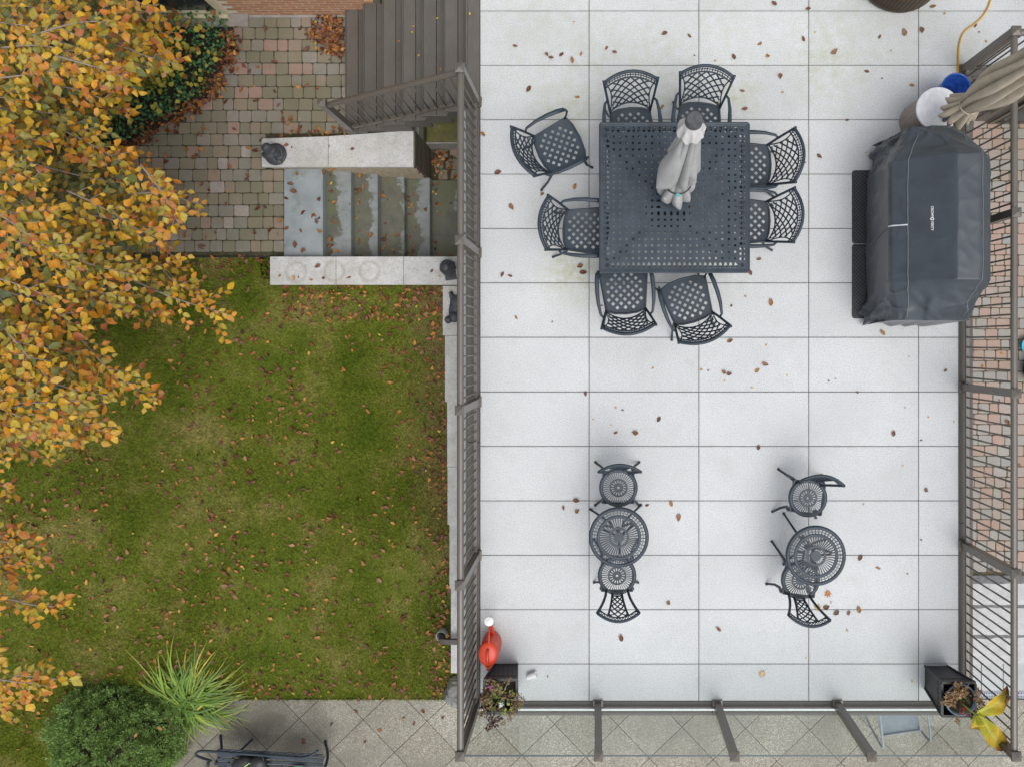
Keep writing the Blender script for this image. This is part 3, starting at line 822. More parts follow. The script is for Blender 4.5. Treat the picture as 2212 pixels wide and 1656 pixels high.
# ------------------------------------------------------------------ railings
def post_mesh():
    mb = MB().box(-.0375, -.0375, 0, .0375, .0375, 1.066)
    mb.box(-.055, -.055, .0005, .055, .055, .03)
    s_ = .046; mb.add([(-s_, -s_, 1.066), (s_, -s_, 1.066), (s_, s_, 1.066), (-s_, s_, 1.066), (-s_, -s_, 1.09), (s_, -s_, 1.09), (s_, s_, 1.09), (-s_, s_, 1.09), (0, 0, 1.115)],
                      [(0, 3, 2, 1), (0, 1, 5, 4), (1, 2, 6, 5), (2, 3, 7, 6), (3, 0, 4, 7), (4, 5, 8), (5, 6, 8), (6, 7, 8), (7, 4, 8)])
    return mb.mesh('post', MAT['rail'])
POST = post_mesh()
BAL = MB().tube([(0, 0, .09), (0, 0, 1.03)], .0095, 8).mesh('baluster', MAT['rail'], True)
def span(rail, a, b, balusters=True):
    """top rail, bottom rail and balusters between post centres a, b (z=0 base)"""
    a = Vector(a); b = Vector(b); t = (b - a).normalized(); o = .04
    MB().tube([a + t*o + Vector((0, 0, 1.04)), b - t*o + Vector((0, 0, 1.04))], .034, 16, flat=.8).build('top_rail', MAT['rail'], rail, auto=40)
    if not balusters: return
    MB().bar(a + t*o + Vector((0, 0, .085)), b - t*o + Vector((0, 0, .085)), .036, .036).build('bottom_rail', MAT['rail'], rail)
    n = int((b - a).length / .11); 
    for i in range(1, n + 1):
        p = a + (b - a) * (i / (n + 1)); link('baluster', BAL, rail, p)
def railing(loc, pts, label, bal=True):
    r = empty('deck_railing', loc, 0, label, 'railing')
    L0 = Vector(loc)
    for i, p in enumerate(pts):
        link('post', POST, r, Vector(p) - L0)
        if i: span(r, Vector(pts[i-1]) - L0, Vector(p) - L0, bal)
    return r
XL, XR, YB = -1.317, 4.09, -4.015
railing((XL, 0, 0), [(XL, 2.668, 0), (XL, .996, 0), (XL, -.655, 0), (XL, -2.354, 0), (XL, YB, 0)], 'brown metal railing with round bars on the lawn side of the deck')
railing((XR, 0, 0), [(XR, YB, 0), (XR, -2.242, 0), (XR, -.493, 0), (XR, 1.264, 0), (XR, 3.027, 0), (5.7, 3.027, 0)], 'brown metal railing with round bars behind the covered grill')
gl = empty('glass_railing', (XL, YB - .0, 0), 0, 'clear glass panel railing with brown posts along the bottom of the deck', 'railing')
gx = [XL, .03, 1.354, 2.686, XR]
for x in gx[1:4]: link('post', POST, gl, (x - XL, 0, 0))
for a, b in zip(gx, gx[1:]):
    pn = MB().box(a - XL + .03, -.042, .055, b - XL - .03, -.028, 1.0).build('glass_pane', MAT['glass'], gl)
    MB().box(a - XL + .03, -.0425, 1.0005, b - XL - .03, -.0275, 1.006).build('top_edge', MAT['edgeglass'], pn)
    MB().box(a - XL + .03, -.043, .035, b - XL - .03, -.024, .0545).build('bottom_edge', MAT['pale'], pn)
# stair railing
sr = empty('stair_railing', (-3.04, 2.66, -1.07), 0, 'sloping brown metal stair railing with thin bars above the treads', 'railing')
link('post', POST, sr, (0, 0, 0))
a = Vector((.05, 0, 0)); b = Vector((1.69, 0, 1.04))
MB().tube([a + Vector((0, 0, 1.0)), b + Vector((0, 0, 1.0))], .034, 16, flat=.85).build('top_rail', MAT['rail'], sr, auto=40)
MB().bar(a + Vector((0, 0, .12)), b + Vector((0, 0, .12)), .036, .036).build('bottom_rail', MAT['rail'], sr)
sbal = MB().tube([(0, 0, .12), (0, 0, .98)], .0095, 8).mesh('baluster', MAT['rail'], True)
for i in range(1, 15): link('baluster', sbal, sr, a + (b - a) * (i / 15))

# ------------------------------------------------------------------ dining table
TC = Vector((.805, 1.474, 0)); TZ = .73
tb = empty('dining_table', TC, 0, 'large square dark cast metal dining table with woven openwork top', 'table')
def ring_cell(x0, y0, x1, y1, hole):
    """rectangle with an n-gon hole: hole = list of ccw pts, n multiple of 4 starting at the lower left corner direction"""
    n = len(hole); k = n // 4; out = []
    per = []
    for (ax, ay), (bx_, by_) in (((x0, y0), (x1, y0)), ((x1, y0), (x1, y1)), ((x1, y1), (x0, y1)), ((x0, y1), (x0, y0))):
        for i in range(k): per.append((ax + (bx_-ax)*i/k, ay + (by_-ay)*i/k))
    for i in range(n):
        j = (i+1) % n; out.append([per[i], per[j], hole[j], hole[i]])
    return out
def sq_hole(cx, cy, a, b=None):
    b = a if b is None else b
    return [(cx-a, cy-b), (cx+a, cy-b), (cx+a, cy+b), (cx-a, cy+b)]
def lens_hole(cx, cy, a, b, n=12):
    return [(cx + a*math.cos(-.75*PI + 2*PI*i/n), cy + b*math.sin(-.75*PI + 2*PI*i/n)) for i in range(n)]
polys = []; L_ = .65; cell = .065
for i in range(20):
    for j in range(20):
        x0 = -L_ + i*cell; y0 = -L_ + j*cell
        if 7 <= i <= 12 and 7 <= j <= 12:
            continue
        polys += ring_cell(x0, y0, x0 + cell, y0 + cell, sq_hole(x0 + cell/2, y0 + cell/2, .0108))
# centre panel with lens ring and umbrella hole
c3 = 6 * cell / 2
for i in range(6):
    for j in range(6):
        x0 = -c3 + i*cell; y0 = -c3 + j*cell; e = i in (0, 5) or j in (0, 5)
        if e: polys += ring_cell(x0, y0, x0 + cell, y0 + cell, lens_hole(x0 + cell/2, y0 + cell/2, .014 if j in (0, 5) else .024, .024 if j in (0, 5) else .014))
        elif 2 <= i <= 3 and 2 <= j <= 3: pass
        else: polys.append([(x0, y0), (x0+cell, y0), (x0+cell, y0+cell), (x0, y0+cell)])
polys += ring_cell(-cell, -cell, cell, cell, lens_hole(0, 0, .03, .03, 16))
B0, B1 = .65, .727
for s_ in range(25):
    t0 = -L_ + s_*.052; t1 = t0 + .052; mid = t0 + .026; cm = (B0 + B1)/2
    polys += ring_cell(t0, B0, t1, B1, lens_hole(mid, cm, .0165, .030))
    polys += ring_cell(t0, -B1, t1, -B0, lens_hole(mid, -cm, .0165, .030))
    polys += ring_cell(B0, t0, B1, t1, lens_hole(cm, mid, .030, .0165))
    polys += ring_cell(-B1, t0, -B0, t1, lens_hole(-cm, mid, .030, .0165))
for sx_ in (-1, 1):
    for sy_ in (-1, 1):
        x0, x1 = sorted((sx_*B0, sx_*B1)); y0, y1 = sorted((sy_*B0, sy_*B1))
        polys += ring_cell(x0, y0, x1, y1, lens_hole((x0+x1)/2, (y0+y1)/2, .022, .022))
hb = .768
def rrect(h, r, n=5):
    out = []
    for cx, cy, a0 in ((h-r, -h+r, -90), (h-r, h-r, 0), (-h+r, h-r, 90), (-h+r, -h+r, 180)):
        out += [(cx + r*math.cos(R(a0 + 90*i/n)), cy + r*math.sin(R(a0 + 90*i/n))) for i in range(n+1)]
    return out
MB().plate(polys, TZ - .012, TZ).build('tabletop', MAT['metal_dark'], tb)
# rim with rolled profile
prof = [(.727, TZ - .012), (.727, TZ + .001), (.738, TZ + .004), (.75, TZ + .003), (.757, TZ + .0065), (.7655, TZ + .004), (.768, TZ - .003), (.768, TZ - .03), (.76, TZ - .03), (.755, TZ - .012)]
mb = MB(); base = rrect(hb, .035); rows = []
for off, z in prof:
    k = off - hb; rad = max(.003, .035 + k); rows.append([(x, y, z) for x, y in rrect(off, rad)])
mb.grid(rows, True).build('rim', MAT['metal_dark'], tb, auto=35)
# raised strips that give the top its woven look
mb = MB()
for i in range(1, 20):
    for j in range(20):
        x = -L_ + i*cell; y = -L_ + j*cell + cell/2
        if abs(x) < c3 + .001 and abs(y) < c3 + .001: continue
        if (i + j) % 2: mb.box(x - .0205, y - .0315, TZ - .001, x + .0205, y + .0315, TZ + .0022)
for i in range(20):
    for j in range(1, 20):
        x = -L_ + i*cell + cell/2; y = -L_ + j*cell
        if abs(x) < c3 + .001 and abs(y) < c3 + .001: continue
        if not (i + j) % 2: mb.box(x - .0315, y - .0205, TZ - .001, x + .0315, y + .0205, TZ + .0018)
mb.build('woven_strips', MAT['metal_dark'], tb)
mb = MB()
for s_ in (-1, 1):
    mb.bar((-.33, s_*.33, TZ - .05), (.33, s_*.33, TZ - .05), .03, .05).bar((s_*.33, -.33, TZ - .05), (s_*.33, .33, TZ - .05), .03, .05)
    mb.bar((-.7, s_*.7, TZ - .035), (.7, s_*.7, TZ - .035), .02, .04).bar((s_*.7, -.7, TZ - .035), (s_*.7, .7, TZ - .035), .02, .04)
    for q in (-1, 1): mb.bar((s_*.33, q*.33, TZ - .05), (s_*.7, q*.7, TZ - .05), .03, .04)
mb.build('underframe', MAT['metal_dark'], tb)
for sx_ in (-1, 1):
    for sy_ in (-1, 1):
        pts = [(sx_*(.5 + .1*math.sin(t*PI*1.3) + .08*t*0 + .1*(1-t)*0), sy_*(.5 + .1*math.sin(t*PI*1.3)), TZ - .04 - (TZ - .04)*t) for t in [i/10 for i in range(11)]]
        MB().tube(pts, [.03 - .012*(i/10) + (.01 if i == 10 else 0) for i in range(11)], 10).build('leg', MAT['metal_dark'], tb, smooth=True)
mb = MB()
for s_ in (-1, 1): mb.tube([(-.5*s_, -.5, .25), (0, 0, .2), (.5*s_, .5, .25)], .014, 8)
mb.build('stretcher', MAT['metal_dark'], tb, smooth=True)

# ------------------------------------------------------------------ dining chairs
def make_dining_chair():
    ch = empty('dining_chair', (0, 0, 0)); MT = MAT['metal_dark']
    SZc = .43
    seat = [(-.205, -.19), (-.12, -.218), (0, -.228), (.12, -.218), (.205, -.19), (.25, .2), (.15, .232), (0, .245), (-.15, .232), (-.25, .2)]
    inner = [(x*.9, y*.9) for x, y in seat]
    p_ = .0606; hs_ = .0155; polys = []
    c45 = math.cos(PI/4)
    rot = lambda a, b: ((a - b)*c45, (a + b)*c45 + .01)
    for i in range(-8, 9):
        for j in range(-8, 9):
            a, b = i*p_, j*p_
            cell_ = [rot(a - p_/2, b - p_/2), rot(a + p_/2, b - p_/2), rot(a + p_/2, b + p_/2), rot(a - p_/2, b + p_/2)]
            cen = rot(a, b)
            hole = [rot(a - hs_, b - hs_), rot(a + hs_, b - hs_), rot(a + hs_, b + hs_), rot(a - hs_, b + hs_)]
            if all(inside(seat, *q) for q in cell_) and all(inside(inner, *q) for q in hole):
                for q in range(4):
                    r_ = (q+1) % 4; polys.append([cell_[q], cell_[r_], hole[r_], hole[q]])
            else:
                cl = clip_poly(cell_, seat)
                if len(cl) > 2:
                    hc = clip_poly(hole, inner)
                    if all(inside(seat, *q) for q in cell_) and len(hc) > 2:
                        pass
                    polys.append(cl)
    dish = lambda x, y, z: (x, y, z + .012*((x/.25)**2) + .010*(max(0, y)/.24)**2 * -1)
    st_ = MB().plate(polys, SZc - .012, SZc, dish).build('seat', MT, ch)
    wv = MB()
    for i in range(-8, 9):
        for j in range(-8, 9):
            a, b = (i + .5)*p_, j*p_
            for (aa, bb, la, lb) in (((i + .5)*p_, j*p_, .0145, .0285), (i*p_, (j + .5)*p_, .0285, .0145)):
                if ((i + j) % 2 == 0) != (la > lb): continue
                q = [rot(aa - la, bb - lb), rot(aa + la, bb - lb), rot(aa + la, bb + lb), rot(aa - la, bb + lb)]
                if all(inside(inner, *t) for t in q): wv.plate([q], SZc - .001, SZc + .0022, dish)
    wv.build('woven_strips', MT, st_)
    rim = [dish(x, y, SZc - .004) for x, y in seat]
    MB().tube(rim + [rim[0]], .012, 8, False).build('seat_frame', MT, ch, smooth=True)
    def S(s, t):      # back surface
        return Vector((s*(.213 + .056*t), -.195 - .15*t - .085*(1 - s*s) - .02*t*t, .455 + .41*t + .045*t*(1 - s*s)))
    fr = MB()
    for sg in (-1, 1):
        fr.tube([(sg*.205, -.17, SZc - .02)] + [S(sg, t) for t in (0, .2, .4, .6, .8, 1.0)] + [S(sg, 1.0) + Vector((sg*.004, -.012, .02))], [.013]*6 + [.014, .015], 8)
        fr.tube([S(sg*(.98 - .17*math.sin(PI*t)), t) for t in [i/8 for i in range(9)]], .007, 6)
    fr.tube([S(s, 1.0) for s in [-1 + i/8 for i in range(17)]], [.0165]*17, 8)
    fr.build('back_frame', MT, ch, smooth=True)
    lt = MB()
    ins = .80
    for yy in (0.0, .83):
        lt.tube([S(s*.97, yy) for s in [-1 + i/8 for i in range(17)]], .008, 6)
    U, n_u, tt = 3.0, 4.4, .83
    for sl in (-1, 1):
        for k in range(-11, 12):
            pts = []
            for q in range(25):
                t = tt*q/24; s = k*2*ins/n_u + sl*(t/tt - .5)*2*ins*(4.0/n_u)
                if abs(s) <= ins + .06*(1 - t): pts.append(S(s, t))
            if len(pts) > 2: lt.tube(pts, .0098, 4, flat=.6)
    for k in range(19):
        s = -.9 + 1.8*k/18
        lt.tube([S(s, .84), S(s, .985)], .0052 if k % 2 else .003, 5)
        if k < 18:
            s2 = s + .05; lt.tube([S(s, .91), S(s2 + .05, .91)], .0048, 5)
    lt.build('back_lattice', MT, ch, smooth=True)
    for sg in (-1, 1):
        a0 = S(sg, .42); am = MB()
        pts = [a0, a0 + Vector((sg*.03, .03, .0)), (sg*.285, -.12, .645), (sg*.29, 0, .65), (sg*.285, .12, .648), (sg*.275, .2, .635)]
        am.tube(pts, [.012, .014, .019, .023, .025, .022], 8, flat=.5)
        am.tube([(sg*.272, .205, .632), (sg*.262, .225, .58), (sg*.25, .205, .5), (sg*.243, .18, .42)], [.014, .011, .011, .012], 8)
        am.build('arm', MT, ch, smooth=True)
        MB().tube([(sg*.235, .185, .43), (sg*.25, .2, .28), (sg*.235, .215, .14), (sg*.255, .26, .02), (sg*.258, .268, .004)], [.015, .016, .012, .012, .016], 8).build('leg', MT, ch, smooth=True)
        MB().tube([(sg*.2, -.17, .43), (sg*.205, -.19, .28), (sg*.22, -.25, .12), (sg*.245, -.34, .02), (sg*.247, -.35, .004)], [.015, .015, .012, .012, .016], 8).build('leg', MT, ch, smooth=True)
    return ch
chairs = [
    (-.386, 2.062, -65, 'dark cast metal armchair pulled away and turned at the upper left of the square table'),
    (-.11, 1.18, -92.5, 'dark cast metal armchair tucked in on the left side of the square table'),
    (.381, 2.245, 184, 'dark metal armchair at the top side of the square table, left of the pair'),
    (1.09, 2.30, 176, 'dark metal armchair at the top side of the square table, behind the umbrella cap'),
    (1.623, 1.87, 90, 'dark cast metal armchair on the grill side of the square table, upper of the pair'),
    (1.613, 1.278, 89, 'dark cast metal armchair on the grill side of the square table, lower of the pair'),
    (.308, .533, 4, 'dark cast metal armchair tucked in straight at the bottom side of the square table'),
    (.978, .437, 17.7, 'dark cast metal armchair pulled out and turned below the square table')]
proto = make_dining_chair()
for i, (x, y, a, lb) in enumerate(chairs):
    o = proto if i == 0 else copy_tree(proto)
    o.location = (x, y, 0); o.rotation_euler = (0, 0, R(a)); tag(o, lb, 'chair', 'armchairs around the square dining table')

# ------------------------------------------------------------------ bistro sets
def polar(rings, n_arc=4):
    """rings: (r0, r1, n, frac) solid when n == 0, else n slots with frac open"""
    out = []; NS = 360
    for (r0, r1, n, fr) in rings:
        for k in range(NS):
            a0 = 2*PI*k/NS; a1 = 2*PI*(k+1)/NS
            if n:
                ph = ((k + .5)/NS*n) % 1
                if ph < fr: continue
            if r0 < 1e-6: out.append([(0, 0), (r1*math.cos(a0), r1*math.sin(a0)), (r1*math.cos(a1), r1*math.sin(a1))])
            else: out.append([(r0*math.cos(a0), r0*math.sin(a0)), (r1*math.cos(a0), r1*math.sin(a0)), (r1*math.cos(a1), r1*math.sin(a1)), (r0*math.cos(a1), r0*math.sin(a1))])
    return out
def make_bistro_table():
    t = empty('bistro_table', (0, 0, 0)); MT = MAT['metal_dark']; Rr = .303; z = .70
    top = polar([(0, .17*Rr, 0, 0), (.17*Rr, .27*Rr, 24, .6), (.27*Rr, .34*Rr, 0, 0), (.34*Rr, .65*Rr, 45, .56), (.65*Rr, .75*Rr, 0, 0), (.89*Rr, Rr, 0, 0), (.75*Rr, .89*Rr, 45, .7)])
    tp = MB().plate(top, z - .012, z).build('tabletop', MT, t)
    rg = MB()
    for k in range(45):
        a = 2*PI*(k + .35)/45; c_ = (.82*Rr*math.cos(a), .82*Rr*math.sin(a))
        rg.tube([(c_[0] + .0068*math.cos(q) , c_[1] + .0068*math.sin(q), z - .005) for q in [2*PI*i/8 for i in range(9)]], .0026, 5, False)
    rg.build('ring_ornament', MT, tp)
    MB().lathe([(.885*Rr, z - .002), (.9*Rr, z + .004), (.96*Rr, z + .005), (Rr, z + .001), (1.012*Rr, z - .006), (1.012*Rr, z - .028), (.99*Rr, z - .028), (.98*Rr, z - .01)], 72).build('rim', MT, t, smooth=True)
    MB().lathe([(.645*Rr, z), (.66*Rr, z + .003), (.74*Rr, z + .003), (.755*Rr, z)], 72).build('inner_ring', MT, t, smooth=True)
    for k in range(3):
        a = 2*PI*k/3 + R(100); ca, sa = math.cos(a), math.sin(a)
        pr = [(.04, z - .02), (.16, z - .06), (.2, z - .14), (.13, z - .27), (.06, .36), (.09, .22), (.19, .11), (.29, .04), (.33, .006)]
        MB().tube([(r_*ca, r_*sa, zz) for r_, zz in pr], [.012, .012, .013, .013, .014, .014, .013, .011, .015], 8).build('leg', MT, t, smooth=True)
    MB().lathe([(.0, .40), (.028, .40), (.032, .37), (.028, .33), (0, .33)], 20).build('collar', MT, t, smooth=True)
    return t
def make_bistro_chair():
    c = empty('bistro_chair', (0, 0, 0)); MT = MAT['metal_dark']; Rr = .2; z = .44
    top = polar([(.07*Rr, .25*Rr, 0, 0), (.25*Rr, .32*Rr, 16, .5), (.32*Rr, .40*Rr, 16, .42), (.40*Rr, .48*Rr, 0, 0), (.48*Rr, .85*Rr, 40, .64), (.85*Rr, Rr, 0, 0)])
    MB().plate(top, z - .012, z).build('seat', MT, c)
    MB().lathe([(.82*Rr, z - .001), (.86*Rr, z + .004), (.96*Rr, z + .004), (1.0*Rr, z), (1.02*Rr, z - .008), (1.02*Rr, z - .035), (.98*Rr, z - .035), (.97*Rr, z - .012)], 56).build('seat_rim', MT, c, smooth=True)
    MB().box(-.17, -.17, z - .05, .17, .17, z - .049) if False else None
    ap = MB()
    for sg in (-1, 1):
        ap.bar((sg*.165, -.165, z - .035), (sg*.165, .165, z - .035), .012, .05); ap.bar((-.165, sg*.165, z - .035), (.165, sg*.165, z - .035), .012, .05)
    ap.build('apron', MT, c)
    def S(s, t):
        w = .115 + .095*t**1.6
        return Vector((s*w, -.155 - .085*t - .075*(1 - s*s)*(.5 + .5*t), .45 + .42*t + .035*t*(1 - s*s)))
    b = MB()
    for sg in (-1, 1):
        b.tube([(sg*.115, -.14, z - .01)] + [S(sg, t) for t in [i/6 for i in range(7)]], [.014]*7 + [.015], 8)
        b.tube([S(sg*(.45 + .1*t), t) for t in [i/6*.86 for i in range(7)]], .0115, 8)
    b.tube([S(s, 1.0) for s in [-1 + i/8 for i in range(17)]], .0145, 8)
    b.tube([S(s, .86) for s in [-1 + i/8 for i in range(17)]], .007, 6)
    b.tube([S(s, .06) for s in [-.5 + i/8*.5 for i in range(17)]], .008, 6)
    b.build('back_frame', MT, c, smooth=True)
    lt = MB()
    for sl in (-1, 1):
        for k in range(-7, 8):
            pts = []
            for q in range(25):
                t = .06 + .8*q/24; s = k*.43 + sl*(q/24 - .5)*1.9
                if abs(s) <= .47 + .09*t: pts.append(S(s, t))
            if len(pts) > 2: lt.tube(pts, .008, 4)
    for k in range(12):
        s = -.9 + 1.8*k/11
        lt.tube([S(s + .055*math.cos(q), .93 + .045*math.sin(q)) for q in [2*PI*i/8 for i in range(9)]], .0045, 5, False)
    lt.build('back_lattice', MT, c, smooth=True)
    for sx_ in (-1, 1):
        for sy_ in (-1, 1):
            MB().tube([(sx_*.15, sy_*.15, z - .02), (sx_*.165, sy_*.165, .34), (sx_*.155, sy_*.16, .22), (sx_*.18, sy_*(.2 if sy_ > 0 else .17), .1), (sx_*.235, sy_*(.265 if sy_ > 0 else .195), .02), (sx_*.245, sy_*(.275 if sy_ > 0 else .205), .004)],
                      [.018, .022, .016, .014, .012, .016], 8).build('leg', MT, c, smooth=True)
    return c
bt = make_bistro_table(); bt2 = copy_tree(bt)
q = P(1337, 1160, .70); bt.location = (q.x, q.y, 0); bt.rotation_euler = (0, 0, R(55))
tag(bt, 'small round dark openwork bistro table between two closely tucked chairs, nearer the lawn', 'table', 'round bistro tables')
q = P(1763, 1200, .70); bt2.location = (q.x, q.y, 0); bt2.rotation_euler = (0, 0, R(20))
tag(bt2, 'small round dark openwork bistro table overlapping one chair seat, nearer the right railing', 'table', 'round bistro tables')
bc_ = make_bistro_chair()
for i, (u, v, a, lb) in enumerate(((1336, 1053, 180, 'round-seat bistro chair just above the left bistro table, its back edge-on'),
                                   (1333, 1243, 0, 'round-seat bistro chair below the left bistro table, lattice back lying open to view'),
                                   (1746, 1075, 172, 'round-seat bistro chair standing apart above the right bistro table'),
                                   (1730, 1253, -7, 'round-seat bistro chair partly hidden under the right bistro table'))):
    o = bc_ if i == 0 else copy_tree(bc_)
    q = P(u, v, .44); o.location = (q.x, q.y, 0); o.rotation_euler = (0, 0, R(a)); tag(o, lb, 'chair', 'bistro chairs')

# ------------------------------------------------------------------ closed umbrellas
def fold(th, z, n, ph, sharp=1.0):
    w = th + .18*math.sin(z*3.1 + ph) + .1*math.sin(2*th + z*2)
    return abs(math.sin(w*n/2 + ph))**sharp
um = empty('table_umbrella', (TC.x, TC.y, 0), 0, 'closed grey umbrella with dark cap standing through the square table', 'umbrella')
um.rotation_euler = (R(-6.3), R(-.6), 0)
MB().lathe([(0, .05), (.2, .05), (.24, .03), (.25, .0)], 32).lathe([(.035, .05), (.03, .3), (0, .3)], 16).build('base', MAT['black'], um, smooth=True)
MB().tube([(0, 0, .02), (0, 0, 2.5)], .02, 12).build('pole', MAT['pole'], um, smooth=True)
rows = []
Zs = [2.40 - 1.5*i/46 for i in range(47)]
for z in Zs:
    t = (2.40 - z)/1.5
    r0 = .06 + .105*min(1, t*1.5) ; 
    if t > .66: r0 *= 1 - .42*math.exp(-((t - .80)/.09)**2) 
    row = []
    for k in range(120):
        th = 2*PI*k/120
        f = fold(th, z*.4, 8, .6, .7)
        r = r0*(.48 + .62*f)
        # one panel hangs loose on the lawn side
        d = math.atan2(math.sin(th - R(205)), math.cos(th - R(205)))
        if t > .85: r += .05*(t - .85)/.15*math.sin(th - R(90))**2*0 + .03*math.exp(-(math.atan2(math.sin(th - R(265)), math.cos(th - R(265)))/.5)**2)
        zz = z + (.05*math.cos(8*th) if t > .93 else 0) + .05*t*math.sin(3*th + 1)
        row.append((r*math.cos(th), r*math.sin(th) - .06*t, zz))
    rows.append(row)
for (ang0, rt, zb, wmax) in ((214, .27, 1.40, .115), (318, .17, 1.52, .06), (150, .17, 1.75, .07)):      # loose panels hanging outside the folds
    pr = []; ca, sa = math.cos(R(ang0)), math.sin(R(ang0))
    for i in range(21):
        t = i/20; rr0 = .075 + (rt - .075)*t**1.15; zz = 2.30 + (zb - 2.30)*t
        w = wmax*min(1, t*1.25 + .12)*(math.sqrt(max(0, 1 - ((t - .72)/.28)**2)) if t > .72 else 1)
        pr.append([(ca*rr0 - sa*w*s_ - ca*.05*s_*s_, sa*rr0 + ca*w*s_ - sa*.05*s_*s_ - .05*t, zz + .012*math.sin(s_*3 + t*4)) for s_ in [-1 + j/5 for j in range(11)]])
    lp_ = MB().grid(pr).build('loose_panel', MAT['grey_fabric'], um, smooth=True); md = lp_.modifiers.new('t', 'SOLIDIFY'); md.thickness = .005
cn = MB().grid(rows, True).build('canopy', MAT['grey_fabric'], um, smooth=True)
md = cn.modifiers.new('t', 'SOLIDIFY'); md.thickness = .004
rows = []
for i in range(9):
    t = i/8; rows.append([((.066 + .05*t + (.006*math.sin(8*th) if t > .4 else 0))*math.cos(th), (.066 + .05*t + (.006*math.sin(8*th) if t > .4 else 0))*math.sin(th), 2.475 - .17*t + (.035*math.sin(8*th + 1)*t)) for th in [2*PI*k/96 for k in range(96)]])
MB().grid(rows, True).build('vent_collar', MAT['collar'], um, smooth=True)
MB().lathe([(.066, 2.47), (.07, 2.48), (.07, 2.535), (.06, 2.548), (.0, 2.552)], 32).build('cap', MAT['cap'], um, auto=40)
tp = MB()
zt = 2.40 - .80*1.5
tp.tube([(.135*math.cos(a), .135*math.sin(a) - .05, zt - .02) for a in [2*PI*i/32 for i in range(33)]], .007, 6, False)
tie = tp.build('tie_strap', MAT['black'], um, smooth=True)
MB().box(-.02, -.205, zt - .034, .012, -.185, zt - .006).build('buckle', MAT['teal'], tie)

um2 = empty('patio_umbrella', (3.65, 2.325, 0), 0, 'closed taupe umbrella rising from the white round side table', 'umbrella')
MB().tube([(0, 0, .45), (0, 0, 2.75)], .024, 14).build('pole', MAT['pole'], um2, smooth=True)
rows = []
for i in range(61):
    t = i/60; z = .88 + 1.72*t
    if t < .11: r0 = .175 - .75*t
    else: r0 = .092 + .085*math.sin(min(1, (t - .11)/.36)*PI/2) - .14*max(0, t - .5)
    row = []
    for k in range(140):
        th = 2*PI*k/140; f = fold(th, z*.55, 11, .2, .8)
        r = r0*(.66 + .42*f) + .012*math.sin(5*th + 4*z)
        row.append((r*math.cos(th), r*math.sin(th), z - (.09*(1 - t/.11)*(.4 + .6*abs(math.sin(2.5*th))) if t < .11 else 0)))
    rows.append(row)
cn = MB().grid(rows, True).build('canopy', MAT['tan_fabric'], um2, smooth=True)
md = cn.modifiers.new('t', 'SOLIDIFY'); md.thickness = .004
MB().tube([(.102*math.cos(a), .102*math.sin(a), 1.07 + .01*math.sin(a)) for a in [2*PI*i/32 for i in range(33)]], .009, 6, False).build('tie_strap', MAT['tan_fabric'], um2, smooth=True)
MB().tube([(.03, -.02, .95), (.05, -.09, .7), (.02, -.1, .5)], .004, 6).build('cord', MAT['black'], um2, smooth=True)

dr = empty('side_table', (3.59, 2.44, 0), 0, 'round drum side table with white marble top and wood sides', 'table')
MB().lathe([(.215, .0), (.215, .475), (.2, .475)], 64).build('drum', MAT['drumwood'], dr, auto=40)
MB().lathe([(.0, .478), (.226, .478), (.231, .485), (.231, .5), (.226, .506), (.0, .506)], 64).build('top', MAT['marble'], dr, auto=40)
bl = empty('blue_pot', (3.838, 2.708, 0), 0, 'glossy cobalt blue pot standing empty behind the round side table', 'pot')
MB().lathe([(.0, 0), (.105, 0), (.115, .01), (.15, .35), (.157, .36), (.157, .375), (.148, .38), (.14, .36), (.1, .06), (0, .06)], 48).build('pot', MAT['blue'], bl, smooth=True)
pts = [P(u, v, .012) for u, v in ((2150, -40), (2140, 0), (2128, 28), (2108, 50), (2086, 66), (2076, 82), (2071, 105), (2070, 130), (2069, 155), (2060, 180))]
def smooth_path(pts, n=6):
    pts = [Vector(p) for p in pts]; out = []
    for i in range(len(pts) - 1):
        p0, p1, p2, p3 = pts[max(0, i-1)], pts[i], pts[i+1], pts[min(len(pts)-1, i+2)]
        for k in range(n):
            t = k/n; out.append(.5*((2*p1) + (p2-p0)*t + (2*p0-5*p1+4*p2-p3)*t*t + (-p0+3*p1-3*p2+p3)*t**3))
    return out + [pts[-1]]
tag(MB().tube(smooth_path(pts), .0095, 8).build('extension_cord', MAT['yellow'], smooth=True), 'yellow extension cord curling over the tiles to the blue pot', 'cord')

# ------------------------------------------------------------------ covered grill
gr = empty('covered_grill', (3.38, 1.19, 0), 0, 'big barbecue grill under a dark grey fabric cover by the right railing', 'grill')
G0 = Vector((3.38, 1.19, 0))
full = [(3.0, .04), (2.975, .45), (2.93, .86), (2.945, .905), (3.07, 1.0), (3.41, 1.255), (3.435, 1.27), (3.64, 1.275), (3.675, 1.265), (3.82, 1.12), (3.845, 1.0), (3.85, .5), (3.86, .05)]
flat_n = [(3.12, .04), (3.12, .45), (3.17, .82), (3.19, .855), (3.24, .885), (3.38, .92), (3.42, .925), (3.52, .925), (3.55, .92), (3.62, .885), (3.66, .82), (3.68, .45), (3.7, .05)]
flat_s = [(3.02, .04), (3.03, .45), (3.02, .82), (3.04, .855), (3.12, .885), (3.38, .92), (3.42, .925), (3.56, .925), (3.6, .92), (3.70, .885), (3.75, .82), (3.78, .45), (3.8, .05)]
